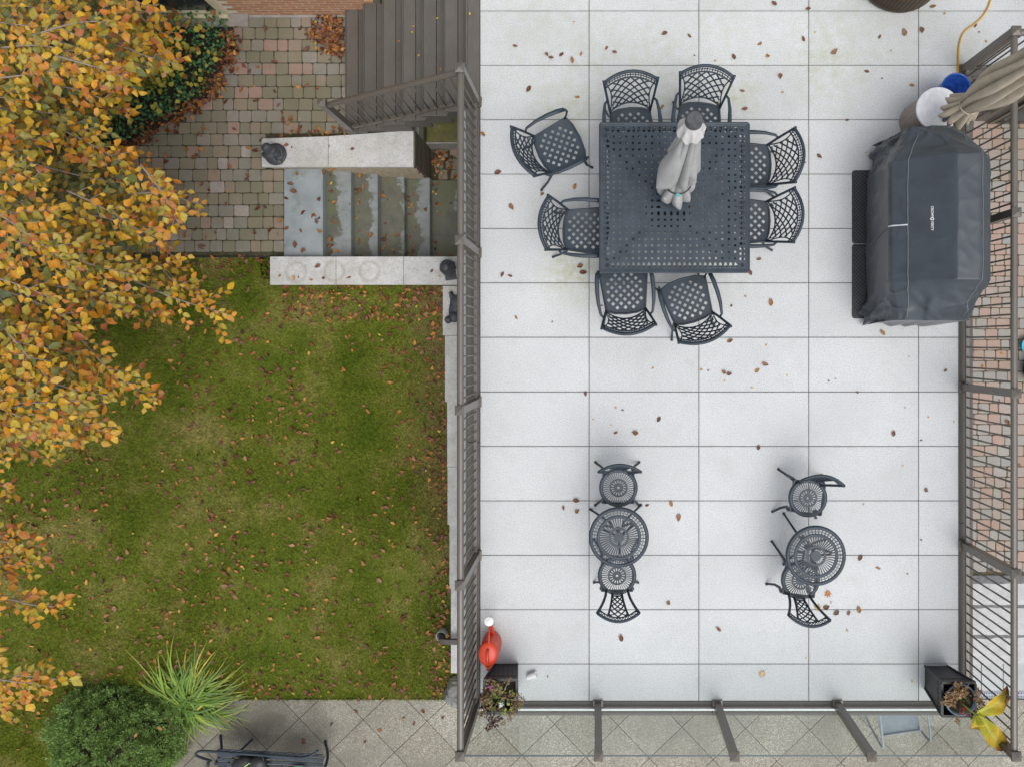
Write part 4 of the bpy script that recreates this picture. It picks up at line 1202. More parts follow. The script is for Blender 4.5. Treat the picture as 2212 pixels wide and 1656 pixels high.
def resample(prof, n):
    d = [0]
    for a, b in zip(prof, prof[1:]): d.append(d[-1] + math.hypot(a[0]-b[0], a[1]-b[1]))
    out = []
    for i in range(n):
        s = d[-1]*i/(n-1); k = max(j for j in range(len(d)) if d[j] <= s + 1e-9); k = min(k, len(prof)-2)
        t = (s - d[k])/(d[k+1]-d[k]); out.append((prof[k][0] + (prof[k+1][0]-prof[k][0])*t, prof[k][1] + (prof[k+1][1]-prof[k][1])*t))
    return out
# shared parameter so that corresponding corners line up
def lerp_prof(k, flat):
    return [(a[0] + (b[0]-a[0])*k, a[1] + (b[1]-a[1])*k) for a, b in zip(full, flat)]
def dens(prof, m=9):
    out = []
    for a, b in zip(prof, prof[1:]):
        for i in range(m): out.append((a[0] + (b[0]-a[0])*i/m, a[1] + (b[1]-a[1])*i/m))
    return out + [prof[-1]]
stations = []
Ysouth, Ynorth = .225, 2.155
NSt = 171
for i in range(NSt):
    y = Ynorth + (Ysouth - Ynorth)*i/(NSt - 1)
    if y > 1.80: k = min(1, (y - 1.80)/.34)
    elif y < .60: k = min(1, (.60 - y)/.36)
    else: k = 0
    stations.append((y, k**.9))
rows = []
for (y, k) in stations:
    row = []
    endk = max(0, (abs(y - 1.19) - .84)/.125)
    for j, (x, z) in enumerate(dens(lerp_prof(k, flat_n if y > 1.19 else flat_s))):
        cx = 3.39
        x2 = x
        z2 = z - (.03*min(1, endk)**2 if z > .3 else 0)
        n1 = noise.noise(Vector((x*3.1, y*2.2, z*3.1))); n2 = noise.noise(Vector((x*7 + y*4, y*5 - x*3, z*6)))
        n3 = 1 - abs(noise.noise(Vector((x*5 - z*3 + y*3.2, y*3.0 + 7, z*2.5))))*2
        low = max(0, .9 - z)
        side = low*1.0
        wr = .005*n1 + .003*n2 + (.030*max(0, n3 - .5))*(.25 + 1.9*k)
        q1 = abs(noise.noise(Vector((x*2.6 + y*1.9, y*2.4 - z*1.4, z*2.6 + 3)))); q2 = abs(noise.noise(Vector((x*3.4 - y*3.0, y*2.0 + z*3.0, z*2.2 + 9))))
        wr += (.28 + 1.5*k)*(.011*max(0, 1 - q1*7) + .009*max(0, 1 - q2*8)) - .004
        x2 += (wr*(-1 if x < 3.4 else 1))*(1 + 1.6*side) + (-.035*low*(1 if x < 3.4 else -.3)*max(0, noise.noise(Vector((y*2.6, 4, 0)))+.25))
        z2 += wr*.8 if z > .5 else 0
        row.append((x2 - G0.x, y - G0.y + .006*n2, z2))
    rows.append(row)
# end skirts
def skirt(row, yb, sgn):
    out = []
    for q in range(1, 11):
        t = q/10; r_ = []
        for (x, y, z) in row:
            zz = z*(1 - t) + .05*t if z > .05 else z
            fo = .022*math.sin(x*26 + 2*math.sin(x*9)) * t + .03*t
            r_.append((x*(1 + .02*t), y + sgn*fo, zz))
        out.append(r_)
    return out
allrows = list(reversed(skirt(rows[0], Ynorth, 1))) + rows + skirt(rows[-1], Ysouth, -1)
cv = MB().grid([list(reversed(r_)) for r_ in allrows]).build('cover', MAT['cover'], gr, smooth=True)
def cover_at(y, j):      # a point on the cover: station by y, profile index j (float)
    i = min(range(NSt), key=lambda q: abs(stations[q][0] - y)); r_ = rows[i]; a = int(j); f = j - a
    p = Vector(r_[a]).lerp(Vector(r_[min(a+1, len(r_)-1)]), f); return p
for nm, j in (('seam', 36), ('seam', 72)):
    pts = [cover_at(2.1 - 1.84*i/60, j) + Vector((-.003, 0, .004)) for i in range(61)]
    MB().tube(pts, .0042, 6).build(nm, MAT['seam'], gr, smooth=True)
yz = 1.19 - .03
pts = [cover_at(yz, 36 - 18*i/20) + Vector((-.004, 0, .004)) for i in range(21)]
MB().tube(pts, .008, 6, flat=.5).build('zip', MAT['zip'], gr, smooth=True)
pts = [cover_at(yz - .1*min(1, i/20), 18 - 16*i/20) + Vector((-.006, 0, .0)) for i in range(21)]
MB().tube(pts, .006, 6, flat=.6).build('zip', MAT['seam'], gr, smooth=True)
pts = [cover_at(2.1 - 1.84*i/60, 29.8) + Vector((-.002, 0, .003)) for i in range(61)]
# lettering printed on the sloping hood front
def text_mesh(txt, size):
    cu = bpy.data.curves.new('lettering', 'FONT'); cu.body = txt; cu.size = size; cu.align_x = 'CENTER'; cu.align_y = 'CENTER'; cu.extrude = .0006; cu.offset = .0006
    o = bpy.data.objects.new('lettering', cu); C.objects.link(o)
    dg = bpy.context.evaluated_depsgraph_get(); me = bpy.data.meshes.new_from_object(o.evaluated_get(dg))
    bpy.data.objects.remove(o); bpy.data.curves.remove(cu); me.materials.append(MAT['white']); return me
slope = math.atan2(1.255 - 1.0, 3.41 - 3.07)
def on_hood(y, along):   # along = distance up the slope from the front seam
    p = Vector((3.07 + along*math.cos(slope) - G0.x, y - G0.y, 1.0 + along*math.sin(slope)))
    n_ = Vector((-math.sin(slope), 0, math.cos(slope))); 
    i = min(range(NSt), key=lambda q: abs(stations[q][0] - y)); r_ = rows[i]
    q = min(r_, key=lambda t: (Vector(t) - p).length); 
    return p + n_*max(.004, (Vector(q) - p).dot(n_) + .004), n_
lw = [('CROWN', 1.255), ('VERITY', 1.124)]
for txt, y in lw:
    p, n_ = on_hood(y, .225); me = text_mesh(txt, .034)
    me.transform(Matrix.Diagonal((.86, 1, 1, 1)))
    ex = Vector((0, -1, 0)); ey = Vector((math.cos(slope), 0, math.sin(slope))); ez = ex.cross(ey)
    o = link('lettering', me, gr); o.matrix_local = Matrix.Translation(p) @ Matrix((ex, ey, ez)).transposed().to_4x4()
p, n_ = on_hood(1.191, .225)
sh = MB(); out_ = [(-.013, .0145), (0, .0175), (.013, .0145), (.0145, -.004), (.0105, -.0125), (0, -.0195), (-.0105, -.0125), (-.0145, -.004)]
inn = [(x*.5, y*.5) for x, y in out_]
sh.plate([[out_[(i+1) % 8], out_[i], inn[i], inn[(i+1) % 8]] for i in range(8)], 0, .001)
o = sh.build('emblem', MAT['white'], gr); ex = Vector((0, -1, 0)); ey = Vector((math.cos(slope), 0, math.sin(slope)))
o.matrix_local = Matrix.Translation(p) @ Matrix((ex, ey, ex.cross(ey))).transposed().to_4x4()

for i, (y0, y1, lb) in enumerate(((1.098, 1.91, 'black diamond plate rubber mat under the covered grill, upper of two'), (.267, 1.09, 'black diamond plate rubber mat under the covered grill, lower of two'))):
    m_ = empty('rubber_mat', (3.2, (y0+y1)/2, 0), 0, lb, 'mat', 'mats under the grill')
    h = (y1 - y0)/2; rr_ = [(-.35, -h), (.35, -h), (.35, h), (-.35, h)]
    base = []
    for cx, cy, a0 in ((.35-.03, -h+.03, -90), (.35-.03, h-.03, 0), (-.35+.03, h-.03, 90), (-.35+.03, -h+.03, 180)):
        base += [(cx + .03*math.cos(R(a0 + 22.5*q)), cy + .03*math.sin(R(a0 + 22.5*q))) for q in range(5)]
    MB().prism(base, .001, .012, .004).build('sheet', MAT['black'], m_)
    tr = MB(); a = -.335; r_ = 0
    while a < .335:
        b = -h + .02; c_ = 0
        while b < h - .02:
            s_ = 1 if (r_ + c_) % 2 else -1; dx_ = .0095; 
            tr.bar((a - dx_, b - s_*dx_, .0125), (a + dx_, b + s_*dx_, .0125), .005, .004); b += .022; c_ += 1
        a += .022; r_ += 1
    tr.build('tread', MAT['tread'], m_)

# ------------------------------------------------------------------ watering can, cup
wc = empty('watering_can', (-1.145, -3.325, 0), 0, 'bright red plastic watering can with white rose by the left railing', 'watering can')
MB().lathe([(0, .0), (.095, .0), (.106, .014), (.108, .09), (.103, .17), (.102, .22), (.107, .285), (.107, .31), (.103, .328), (.092, .341), (.06, .35), (0, .354)], 44, sx=.99, sy=1.27).build('body', MAT['red'], wc, smooth=True)
MB().tube(smooth_path([(.01, .09, .06), (.01, .17, .1), (.012, .25, .18), (.013, .32, .28), (.013, .352, .325)], 4), [.04, .036, .033, .03, .027, .025, .023, .021, .0195, .018, .017, .016, .0155, .015, .0145, .014, .014], 14).build('spout', MAT['red'], wc, smooth=True)
MB().tube([(.005, .06, .33), (.01, .2, .335), (.012, .325, .29)], [.011, .0085, .008], 10).build('brace', MAT['red'], wc, smooth=True)
MB().lathe([(.0145, .315), (.02, .328), (.048, .355), (.05, .362), (.046, .366), (.03, .365), (.028, .367), (.018, .3665), (.016, .3685), (0, .37)], 32, c=(.012, .362)).build('rose', MAT['white'], wc, smooth=True)
MB().tube(smooth_path([(0, .06, .345), (0, .045, .378), (0, .0, .395), (0, -.05, .388), (0, -.075, .36), (0, -.078, .335)], 5), .0145, 12).build('handle', MAT['red'], wc, smooth=True)
MB().lathe([(.034, .29), (.037, .325), (.03, .325), (.027, .295)], 20, c=(0, -.125), sx=1, sy=.6).tube([(0, -.135, .315), (0, -.16, .32), (0, -.175, .315)], [.024, .022, .018], 10, flat=.5).build('filler_lip', MAT['red'], wc, smooth=True)
q = P(1148, 1459, .04); cup = empty('plastic_cup', q, R(18), 'small white cup lying on its side near the left planter', 'cup')
mb = MB().lathe([(0, -.05), (.026, -.05), (.028, -.048), (.037, .052), (.039, .054), (.037, .056), (.034, .05), (.025, -.044), (0, -.044)], 28)
mb.xform(Matrix.Rotation(R(90), 4, 'Y')); mb.build('cup', MAT['white'], cup, auto=35)

# ------------------------------------------------------------------ leaf tools
LV = np.array([(0, 0, 0), (.3, 0, .0), (.66, 0, .0), (1, 0, 0), (.1, .16, 1), (.4, .35, 1), (.76, .2, 1), (.1, -.16, 1), (.4, -.35, 1), (.76, -.2, 1)], np.float32)
LF = np.array([(0, 1, 5, 4), (1, 2, 6, 5), (2, 3, 6, 6), (0, 7, 8, 1), (1, 8, 9, 2), (2, 9, 3, 3)], np.int32)
LF3 = np.array([(0, 1, 5), (0, 5, 4), (1, 2, 6), (1, 6, 5), (2, 3, 6), (0, 7, 8), (0, 8, 1), (1, 8, 9), (1, 9, 2), (2, 9, 3)], np.int32)
def leaves(name, Pn, D, Nn, size, col, foldv, curl, mat, wid=1.0):
    n = len(Pn); D = D/np.linalg.norm(D, axis=1, keepdims=True); S_ = np.cross(Nn, D); S_ /= np.linalg.norm(S_, axis=1, keepdims=True) + 1e-9; U_ = np.cross(D, S_)
    x = LV[None, :, 0]; y = LV[None, :, 1]*wid; f = LV[None, :, 2]
    jit = rng.uniform(.78, 1.18, (n, 10)); y = y*jit; x = x + rng.uniform(-.05, .05, (n, 10))*f
    zz = f*np.abs(y)*foldv[:, None] + curl[:, None]*(x - .4)**2 + .07*np.sin(9*x + 31*np.arange(n)[:, None])*f + rng.uniform(-.05, .05, (n, 10))*f
    V = Pn[:, None, :] + size[:, None, None]*(x[..., None]*D[:, None, :] + y[..., None]*S_[:, None, :] + zz[..., None]*U_[:, None, :])
    F = (np.arange(n)[:, None, None]*10 + LF3[None]).reshape(-1, 3)
    cc = np.repeat(col[:, None, :], 10, 1).copy(); cc[:, 3] *= .75; cc[:, 4:] *= .93
    return np_mesh(name, V.reshape(-1, 3), F, mat, cc.reshape(-1, 3), smooth=False)
def rand_up(n, tilt):
    v = rng.normal(0, tilt, (n, 3)); v[:, 2] = 1; return v/np.linalg.norm(v, axis=1, keepdims=True)
def rand_dir(n):
    a = rng.uniform(0, 2*PI, n); return np.stack([np.cos(a), np.sin(a), np.zeros(n)], 1)
BROWN = np.array([(.16, .055, .018), (.22, .085, .022), (.12, .04, .02), (.28, .12, .03), (.34, .16, .04), (.2, .1, .05), (.14, .05, .035), (.09, .035, .02)])
AUT = np.array([(.60, .26, .012), (.64, .38, .015), (.68, .30, .02), (.50, .18, .015), (.56, .32, .02), (.46, .36, .03), (.38, .12, .03), (.30, .09, .035), (.62, .21, .02)])
GRN = np.array([(.10, .13, .025), (.14, .16, .03), (.19, .19, .035), (.085, .12, .035), (.22, .20, .035), (.12, .16, .05), (.27, .23, .04)])

# ------------------------------------------------------------------ fallen leaves
def one_leaf(seed, colr, size):
    r = np.random.default_rng(seed)
    me = leaves('fallen_leaf', np.array([[-size*.5, 0, .0]]), np.array([[1., 0, 0]]), np.array([[0, 0, 1.]]), np.array([size]), np.array([colr]), np.array([r.uniform(.2, 1.3)]), np.array([r.uniform(-.1, .6)]), MAT['litter'], r.uniform(.7, 1.0))
    zmin = min(v.co.z for v in me.vertices)
    for v in me.vertices: v.co.z -= zmin
    return me
leafv = [one_leaf(100 + i, BROWN[i % 7]*(1.35 if i % 3 == 0 else 1.0), .07 + .03*((i*7) % 5)/5) for i in range(14)]
small_yel = [one_leaf(200 + i, ((.55, .38, .04), (.5, .25, .04))[i % 2], .035) for i in range(4)]
deck_lv = [(1113,100),(1181,118),(1213,118),(1255,117),(1236,130),(1310,105),(1327,113),(1435,73),(1489,78),(1585,123),(1659,122),(1641,95),(1802,112),(1872,155),(1735,85),(1685,165),(1142,193),(1247,210),(1043,290),(1603,197),(1608,236),(1770,338),(1736,352),(1076,373),(1171,420),(1242,403),(1105,447),(1085,593),(1102,596),(1253,575),(1260,588),(1115,686),(1665,653),(1639,560),(1620,588),(1655,495),(1577,736),(1575,807),(1563,803),(1636,800),(1653,786),(1265,850),(1330,934),(1372,934),(1423,905),(2080,595),(1906,718),(2042,800),(1930,935),(1638,965),(1217,1096),(1245,1080),(1247,1103),(1450,1086),(1466,1117),(1398,1090),(1380,1092),(2000,1057),(1858,1203),(1897,1226),(1855,1315),(1833,1322),(1806,1322),(1785,1310),(1552,1357),(1342,1376),(1444,1300),(1970,185),(1953,70),(2107,56),(1900,80),(1990,65),(1036,217),(1430,232),(1520,240),(1553,225),(1190,125),(1745,20),(2015,15),(1672,8)]
deck_sm = [(1193,695),(1281,905),(1624,837),(1852,847),(1964,770),(1865,1088),(1990,1165),(1960,1238),(1970,1470),(1183,1460),(1741,1420),(1565,822),(1530,800),(1515,798),(1320,917),(1345,885),(1410,795),(1805,818),(1790,822),(2005,900),(1955,880),(1580,660),(1700,810),(1240,48),(1500,120),(1545,132),(1760,70),(1830,260),(1870,330),(1690,200),(1140,300),(1655,745),(1330,880),(1788,1345),(1830,1360),(1795,1300),(1300,660),(1610,640),(2060,910),(1990,950),(1950,1005),(2040,30),(2115,70),(2130,90),(1925,110),(1905,170)]
G1 = 'brown leaves fallen on the deck'
for i, (u, v) in enumerate(deck_lv):
    o = link('fallen_leaf', leafv[i % 14], None, P(u, v, .003), (0, 0, random.uniform(0, 6.28))); o.scale = (random.uniform(.68, 1.0),)*3
    tag(o, 'curled brown fallen leaf lying on the pale deck tiles', 'leaf', G1)
for i, (u, v) in enumerate(deck_sm):
    o = link('fallen_leaf', small_yel[i % 4] if i % 3 else leafv[(i*5) % 14], None, P(u, v, .003), (0, 0, random.uniform(0, 6.28))); o.scale = (random.uniform(.6, 1.0)*(1 if i % 3 else .5),)*3
    tag(o, 'tiny leaf scrap lying on the pale deck tiles', 'leaf', 'leaf scraps on the deck')
for i, (u, v, k) in enumerate(((890, 70, 3), (893, 58, 3), (905, 120, 3), (952, 150, 2), (945, 40, 2), (862, 90, 4), (1015, 30, 0), (800, 120, 6))):
    o = link('fallen_leaf', small_yel[i % 4], None, P(u, v, -.178*k + .003), (0, 0, random.uniform(0, 6.28))); tag(o, 'tiny yellow leaf scrap lying on the brown stairs', 'leaf', 'leaf scraps on the stairs')
def maple(name, col):
    pts = []
    for k, (ang_, r_) in enumerate(((0, 1), (22, .45), (38, .85), (62, .4), (80, .8), (110, .35), (140, .5), (165, .22), (180, .3), (195, .22), (220, .5), (250, .35), (280, .8), (298, .4), (322, .85), (338, .45))):
        pts.append((.062*r_*math.cos(R(ang_)), .062*r_*math.sin(R(ang_)), .006 + .012*((k*7) % 5)/5))
    V = np.array([(0, 0, .004)] + pts); F = np.array([(0, i, i % 16 + 1) for i in range(1, 17)])
    cc = np.tile(np.array(col), (17, 1)); cc[1::2] *= .7
    return np_mesh(name, V, F, MAT['litter'], cc)
for (u, v, z, c_, lb) in ((1790, 1280, .003, (.52, .17, .02), 'orange maple leaf lying on the deck beside the right bistro chair'), (1765, 1313, .003, (.5, .33, .05), 'yellow maple leaf lying beneath the right bistro chair back'), (1648, 1455, .003, (.6, .42, .2), 'pale maple leaf lying alone on the deck near the glass railing')):
    tag(link('maple_leaf', maple('maple_leaf', c_), None, P(u, v, z), (0, 0, random.uniform(0, 6))), lb, 'leaf')

# lawn, paver and bed litter: many positions; the largest become single leaves, the rest one litter layer
pos = []
def ground_z(x, y): return lawn_z(x, y) + .022
def scatter(n, u0, v0, u1, v1, z, dens=None, pile=0.0):
    k = 0
    while k < n:
        u = random.uniform(u0, u1); v = random.uniform(v0, v1)
        if dens and random.random() > dens(u, v): continue
        q = P(u, v, z); pos.append((q.x, q.y, z + random.uniform(.0, pile) + .006)); k += 1
def scatter_lawn(n, dens):
    k = 0
    while k < n:
        x = random.uniform(-8.0, -1.96); y = random.uniform(-5.9, 1.08)
        if (x > -3.98 and y > .73) or (y < -4.88 and x > -6.9): continue
        if random.random() > dens(x, y): continue
        pos.append((x, y, ground_z(x, y) + random.uniform(0, .012))); k += 1
def dl(x, y):
    cl = noise.noise(Vector((x*1.1, y*1.1, 5)))
    return max(.16, min(1, .4 + cl*.9))
random.seed(5)
scatter_lawn(1850, dl)
scatter_lawn(230, lambda x, y: 1.0 if (.28 < y < .72 and x > -4.0) else 0)          # heap along the wall
scatter_lawn(230, lambda x, y: max(0, 1 - (-1.96 - x)/.35) if y < .7 else 0)       # drift along the retaining wall
scatter_lawn(60, lambda x, y: 1.0 if y > .9 and x < -4.0 else 0)
scatter_lawn(70, lambda x, y: 1.0 if (-4.85 < y < -4.6 and x > -5.6) else 0)
n_lawn = len(pos)
scatter(110, 330, 60, 742, 545, UZ, lambda u, v: 0 if (not up_test(*P(u, v, UZ)[:2])) else .75)
n_pav0 = len(pos)
scatter(300, 655, 30, 743, 128, UZ, lambda u, v: max(0, 1 - ((745-u)/85)**2 - ((v-78)/55)**2), .05)
scatter(40, 610, 283, 745, 300, UZ, lambda u, v: 1 if u > 680 or random.random() < .4 else .2, .01)
for i in range(len(bed) - 1): pass
def bededge(n):
    k = 0; pl = bed_ov[2:]
    while k < n:
        i = random.randrange(len(pl) - 1); t = random.random(); a, b = pl[i], pl[i+1]
        if a[0] < 180: continue
        u = a[0] + (b[0]-a[0])*t + random.gauss(0, 11); v = a[1] + (b[1]-a[1])*t + random.gauss(0, 11)
        q = P(u, v, UZ); pos.append((q.x, q.y, UZ + random.uniform(.005, .06))); k += 1
bededge(560)
for k in range(1, 6):      # leaves caught at the back of the stone steps
    for q_ in range(16):
        y = random.choice((random.uniform(1.7, 2.2), random.uniform(1.1, 2.2), random.uniform(1.1, 1.4))); pos.append((nx[k-1] + .03 + abs(random.gauss(0, .035)), y, UZ - .16*k + .006))
    for q_ in range(3): pos.append((random.uniform(nx[k-1] + .05, nx[k]), random.uniform(1.1, 2.2), UZ - .16*k + .006))
for q_ in range(46): pos.append((random.uniform(-2.22, -1.95), random.uniform(2.25, 2.62), PZ + random.uniform(0, .03)))
scatter(9, 590, 565, 960, 612, -1.15); scatter(4, 575, 300, 880, 355, -1.10); scatter(10, 640, 1515, 960, 1640, PZ); scatter(14, 2100, 300, 2205, 1230, SZ); scatter(3, 620, 370, 690, 545, UZ)
idx = list(range(len(pos))); random.shuffle(idx)
lawn_i = [i for i in idx if i < n_lawn][:95]; pav_i = [i for i in idx if n_lawn <= i < n_pav0][:70]
sing = set(lawn_i) | set(pav_i)
for i in lawn_i + pav_i:
    o = link('fallen_leaf', leafv[i % 14], None, pos[i], (random.uniform(-.5, .5), random.uniform(-.5, .5), random.uniform(0, 6.28))); k = random.uniform(.85, 1.15); o.scale = (k, k, k)
    if i < n_lawn: tag(o, 'curled brown fallen leaf lying in the lawn grass', 'leaf', 'leaves fallen on the lawn')
    else: tag(o, 'brown fallen leaf lying on the tumbled pavers', 'leaf', 'leaves fallen on the pavers')
rp = np.array([p for i, p in enumerate(pos) if i not in sing]); n = len(rp)
ci = BROWN[rng.integers(0, 8, n)]*rng.uniform(.8, 1.75, (n, 1))*np.array([[1.05, 1.0, .9]]); yl = rng.random(n) < .05; ci[yl] = np.array([.5, .36, .05])
sz = rng.uniform(.035, .085, n); sz[yl] *= .7
me = leaves('leaf_litter', rp, rand_dir(n) + np.stack([np.zeros(n), np.zeros(n), rng.normal(0, .35, n)], 1), rand_up(n, .55), sz, ci, rng.uniform(0, 1.3, n), rng.uniform(-.2, .8, n), MAT['litter'], .9)
tag(link('leaf_litter', me), 'loose brown leaf litter on the lawn, pavers and steps', 'leaf litter', kind='stuff')
# clover and weeds sprigs in the lawn are part of the grass

# ------------------------------------------------------------------ ivy bed
def plant_mesh(name, Pn, size, cols, mat, tilt=.6, wid=1.2):
    n = len(Pn)
    return leaves(name, Pn, rand_dir(n) + rng.normal(0, .3, (n, 3)), rand_up(n, tilt), size, cols, rng.uniform(-.1, .4, n), rng.uniform(-.2, .3, n), mat, wid)
pts = []
while len(pts) < 5200:
    x = random.uniform(-8.4, -4.6); y = random.uniform(2.4, 4.13)
    if not inside(bed, x, y): continue
    u = 1286 + x*169.7
    pts.append((x, y, UZ + .03 + random.random()**.6*(.22 + .12*noise.noise(Vector((x*3, y*3, 0))))))
pts = np.array(pts); n = len(pts)
c_ = np.array([(.05, .17, .06), (.08, .22, .075), (.04, .13, .055), (.15, .27, .07), (.08, .2, .09)])[rng.integers(0, 5, n)]*rng.uniform(.7, 1.5, (n, 1))
iv = empty('ivy_bed', (-6, 3.4, UZ), 0, 'dense green ivy ground cover in the bed under the brick wall', 'ivy')
pts2 = pts - np.array([-6, 3.4, UZ])
o = link('foliage', plant_mesh('foliage', pts2, rng.uniform(.03, .055, n), c_, MAT['plant']), iv); o['kind'] = 'stuff'
# yellow-green shrub at the wall
sh = empty('yellow_shrub', (-5.65, 3.55, UZ), 0, 'yellow green small-leaved shrub growing out of the ivy', 'shrub')
n = 1500; a = rng.normal(0, 1, (n, 3)); a /= np.linalg.norm(a, axis=1, keepdims=True); rr_ = rng.random(n)**.4
pp = a*rr_[:, None]*np.array([.5, .48, .22]) + np.array([0, 0, .25]); pp[:, 2] = np.maximum(.03, pp[:, 2])
c_ = np.array([(.36, .34, .03), (.44, .38, .02), (.2, .24, .03), (.12, .19, .03)])[rng.integers(0, 4, n)]
link('foliage', plant_mesh('foliage', pp, rng.uniform(.025, .05, n), c_, MAT['plant']), sh)['kind'] = 'stuff'
mb = MB()
for k in range(9): t = 2*PI*k/9; mb.tube([(0, 0, 0), (.18*math.cos(t), .18*math.sin(t), .3), (.35*math.cos(t+.3), .35*math.sin(t+.3), .55)], [.012, .008, .004], 6)
mb.build('stem', MAT['bark'], sh, smooth=True)
n = 260; lp = []
while len(lp) < n:
    x = random.uniform(-7.2, -4.7); y = random.uniform(2.7, 4.1)
    if inside(bed, x, y): lp.append((x, y, UZ + random.uniform(.2, .32)))
c_ = np.array([(.5, .42, .05), (.42, .38, .06), (.3, .13, .03)])[rng.integers(0, 3, n)]
me = leaves('fallen', np.array(lp), rand_dir(n), rand_up(n, .4), rng.uniform(.05, .09, n), c_, rng.uniform(0, .5, n), rng.uniform(-.1, .4, n), MAT['litter'], 1.3)
tag(link('yellow_leaf_litter', me), 'yellow fallen leaves caught on top of the ivy', 'leaf litter', kind='stuff')

# ------------------------------------------------------------------ evergreen shrub, grass clump
es = empty('evergreen_shrub', (-6.52, -5.42, PZ), 0, 'rounded dark evergreen shrub of fine sprigs at the lower left', 'shrub')
n = 76000; a = rng.normal(0, 1, (n, 3)); a /= np.linalg.norm(a, axis=1, keepdims=True); a[:, 2] = np.abs(a[:, 2])
lump = np.array([1 + .12*math.sin(3*math.atan2(p[1], p[0]) + 1.1)*(1 - p[2]) + .17*noise.noise(Vector((p[0]*2.6, p[1]*2.6, p[2]*2.6))) + .10*noise.noise(Vector((p[0]*8, p[1]*8, p[2]*8))) + .09*noise.noise(Vector((p[0]*17, p[1]*17, p[2]*17))) for p in a])
nt = 2300; ti = rng.integers(0, nt, n); tc_ = a[:nt]*(lump[:nt]*rng.uniform(.84, 1.02, nt))[:, None]*np.array([.86, .78, .72]); off = rng.normal(0, 1, (n, 3)); off /= np.linalg.norm(off, axis=1, keepdims=True)
pp = tc_[ti] + off*(rng.random(n)**.5)[:, None]*rng.uniform(.025, .05, nt)[ti][:, None] + np.array([0, 0, .03]); pp[:, 2] = np.maximum(.01, pp[:, 2])
dd = off + a[:nt][ti]*.6 + rng.normal(0, .25, (n, 3)); dd[:, 2] += .2
g_ = np.array([(.21, .34, .085), (.25, .39, .10), (.29, .42, .11), (.17, .28, .07)])[rng.integers(0, 4, n)]*rng.uniform(.7, 1.25, (n, 1))
dd /= np.linalg.norm(dd, axis=1, keepdims=True); sd_ = np.cross(dd, rng.normal(0, 1, (n, 3))); sd_ /= np.linalg.norm(sd_, axis=1, keepdims=True)
ln = rng.uniform(.014, .03, n)[:, None]; V = np.stack([pp - sd_*.0045, pp + sd_*.0045, pp + dd*ln + sd_*.003, pp + dd*ln - sd_*.003], 1)
o = link('foliage', np_mesh('foliage', V.reshape(-1, 3), np.arange(n*4).reshape(-1, 4), MAT['plant'], np.repeat(g_, 4, 0)), es); o['kind'] = 'stuff'
core = MB(); 
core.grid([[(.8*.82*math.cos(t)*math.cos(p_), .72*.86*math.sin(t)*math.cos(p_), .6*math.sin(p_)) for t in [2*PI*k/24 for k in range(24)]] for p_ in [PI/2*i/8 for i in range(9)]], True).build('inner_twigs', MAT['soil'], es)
MB().tube([(0, 0, 0), (.02, 0, .3)], [.05, .03], 8).build('stem', MAT['bark'], es)
for (u, v) in ((290, 1590), (342, 1575), (182, 1640)): 
    q = P(u, v, PZ + .66); o = link('fallen_leaf', leafv[3], None, (q.x, q.y, PZ + .62), (0, 0, u)); tag(o, 'brown fallen leaf resting on the evergreen shrub', 'leaf', 'leaves on the evergreen shrub')

og = empty('grass_clump', (*P(400, 1512, PZ + .03)[:2], PZ + .02), 0, 'clump of arching green and yellow strap leaves beside the shrub', 'plant')
V = []; F = []; cc = []
for k in range(340):
    th = rng.choice([rng.normal(R(85), .6), rng.normal(R(40), .6), rng.normal(R(5), .5), rng.normal(R(-65), .45), rng.normal(R(150), .4)]); L0_ = rng.uniform(.55, 1.0)*(1.0 if -.5 < th < 2.1 else .66); w = rng.uniform(.009, .0165)
    rise = rng.uniform(.1, .75); base = np.array([rng.normal(0, .11), rng.normal(0, .09), 0]); bend = rng.normal(0, .6)
    cl = np.array([(.17, .29, .035), (.24, .35, .045), (.12, .22, .04), (.5, .42, .06), (.32, .40, .055)])[rng.choice(5, p=[.34, .26, .28, .04, .08])]*rng.uniform(.75, 1.2)
    o_ = len(V); prev = base.copy(); a_ = th; el = min(1.4, rise + .35)
    for s_ in range(7):
        t = s_/6; d = np.array([math.cos(a_)*math.cos(el), math.sin(a_)*math.cos(el), math.sin(el)])
        if s_: prev = prev + d*L0_/6
        sd2 = np.array([-math.sin(a_), math.cos(a_), 0])*w*(1 - t**2*.9)
        z_ = max(prev[2], .01); V += [(prev[0]-sd2[0], prev[1]-sd2[1], z_), (prev[0]+sd2[0], prev[1]+sd2[1], z_)]; cc += [cl*(1 - .1*t) if t < .8 else cl*np.array([1.4, 1.05, .8])]*2
        el -= rise*.42 + .10*t; a_ += bend/6
    for s_ in range(6): F.append((o_ + 2*s_, o_ + 2*s_ + 1, o_ + 2*s_ + 3, o_ + 2*s_ + 2))
o = link('blades', np_mesh('blades', np.array(V), np.array(F), MAT['plant'], np.array(cc)), og); o['kind'] = 'stuff'
MB().lathe([(.11, 0), (.08, .06), (.0, .09)], 12).build('crown', MAT['soil'], og)

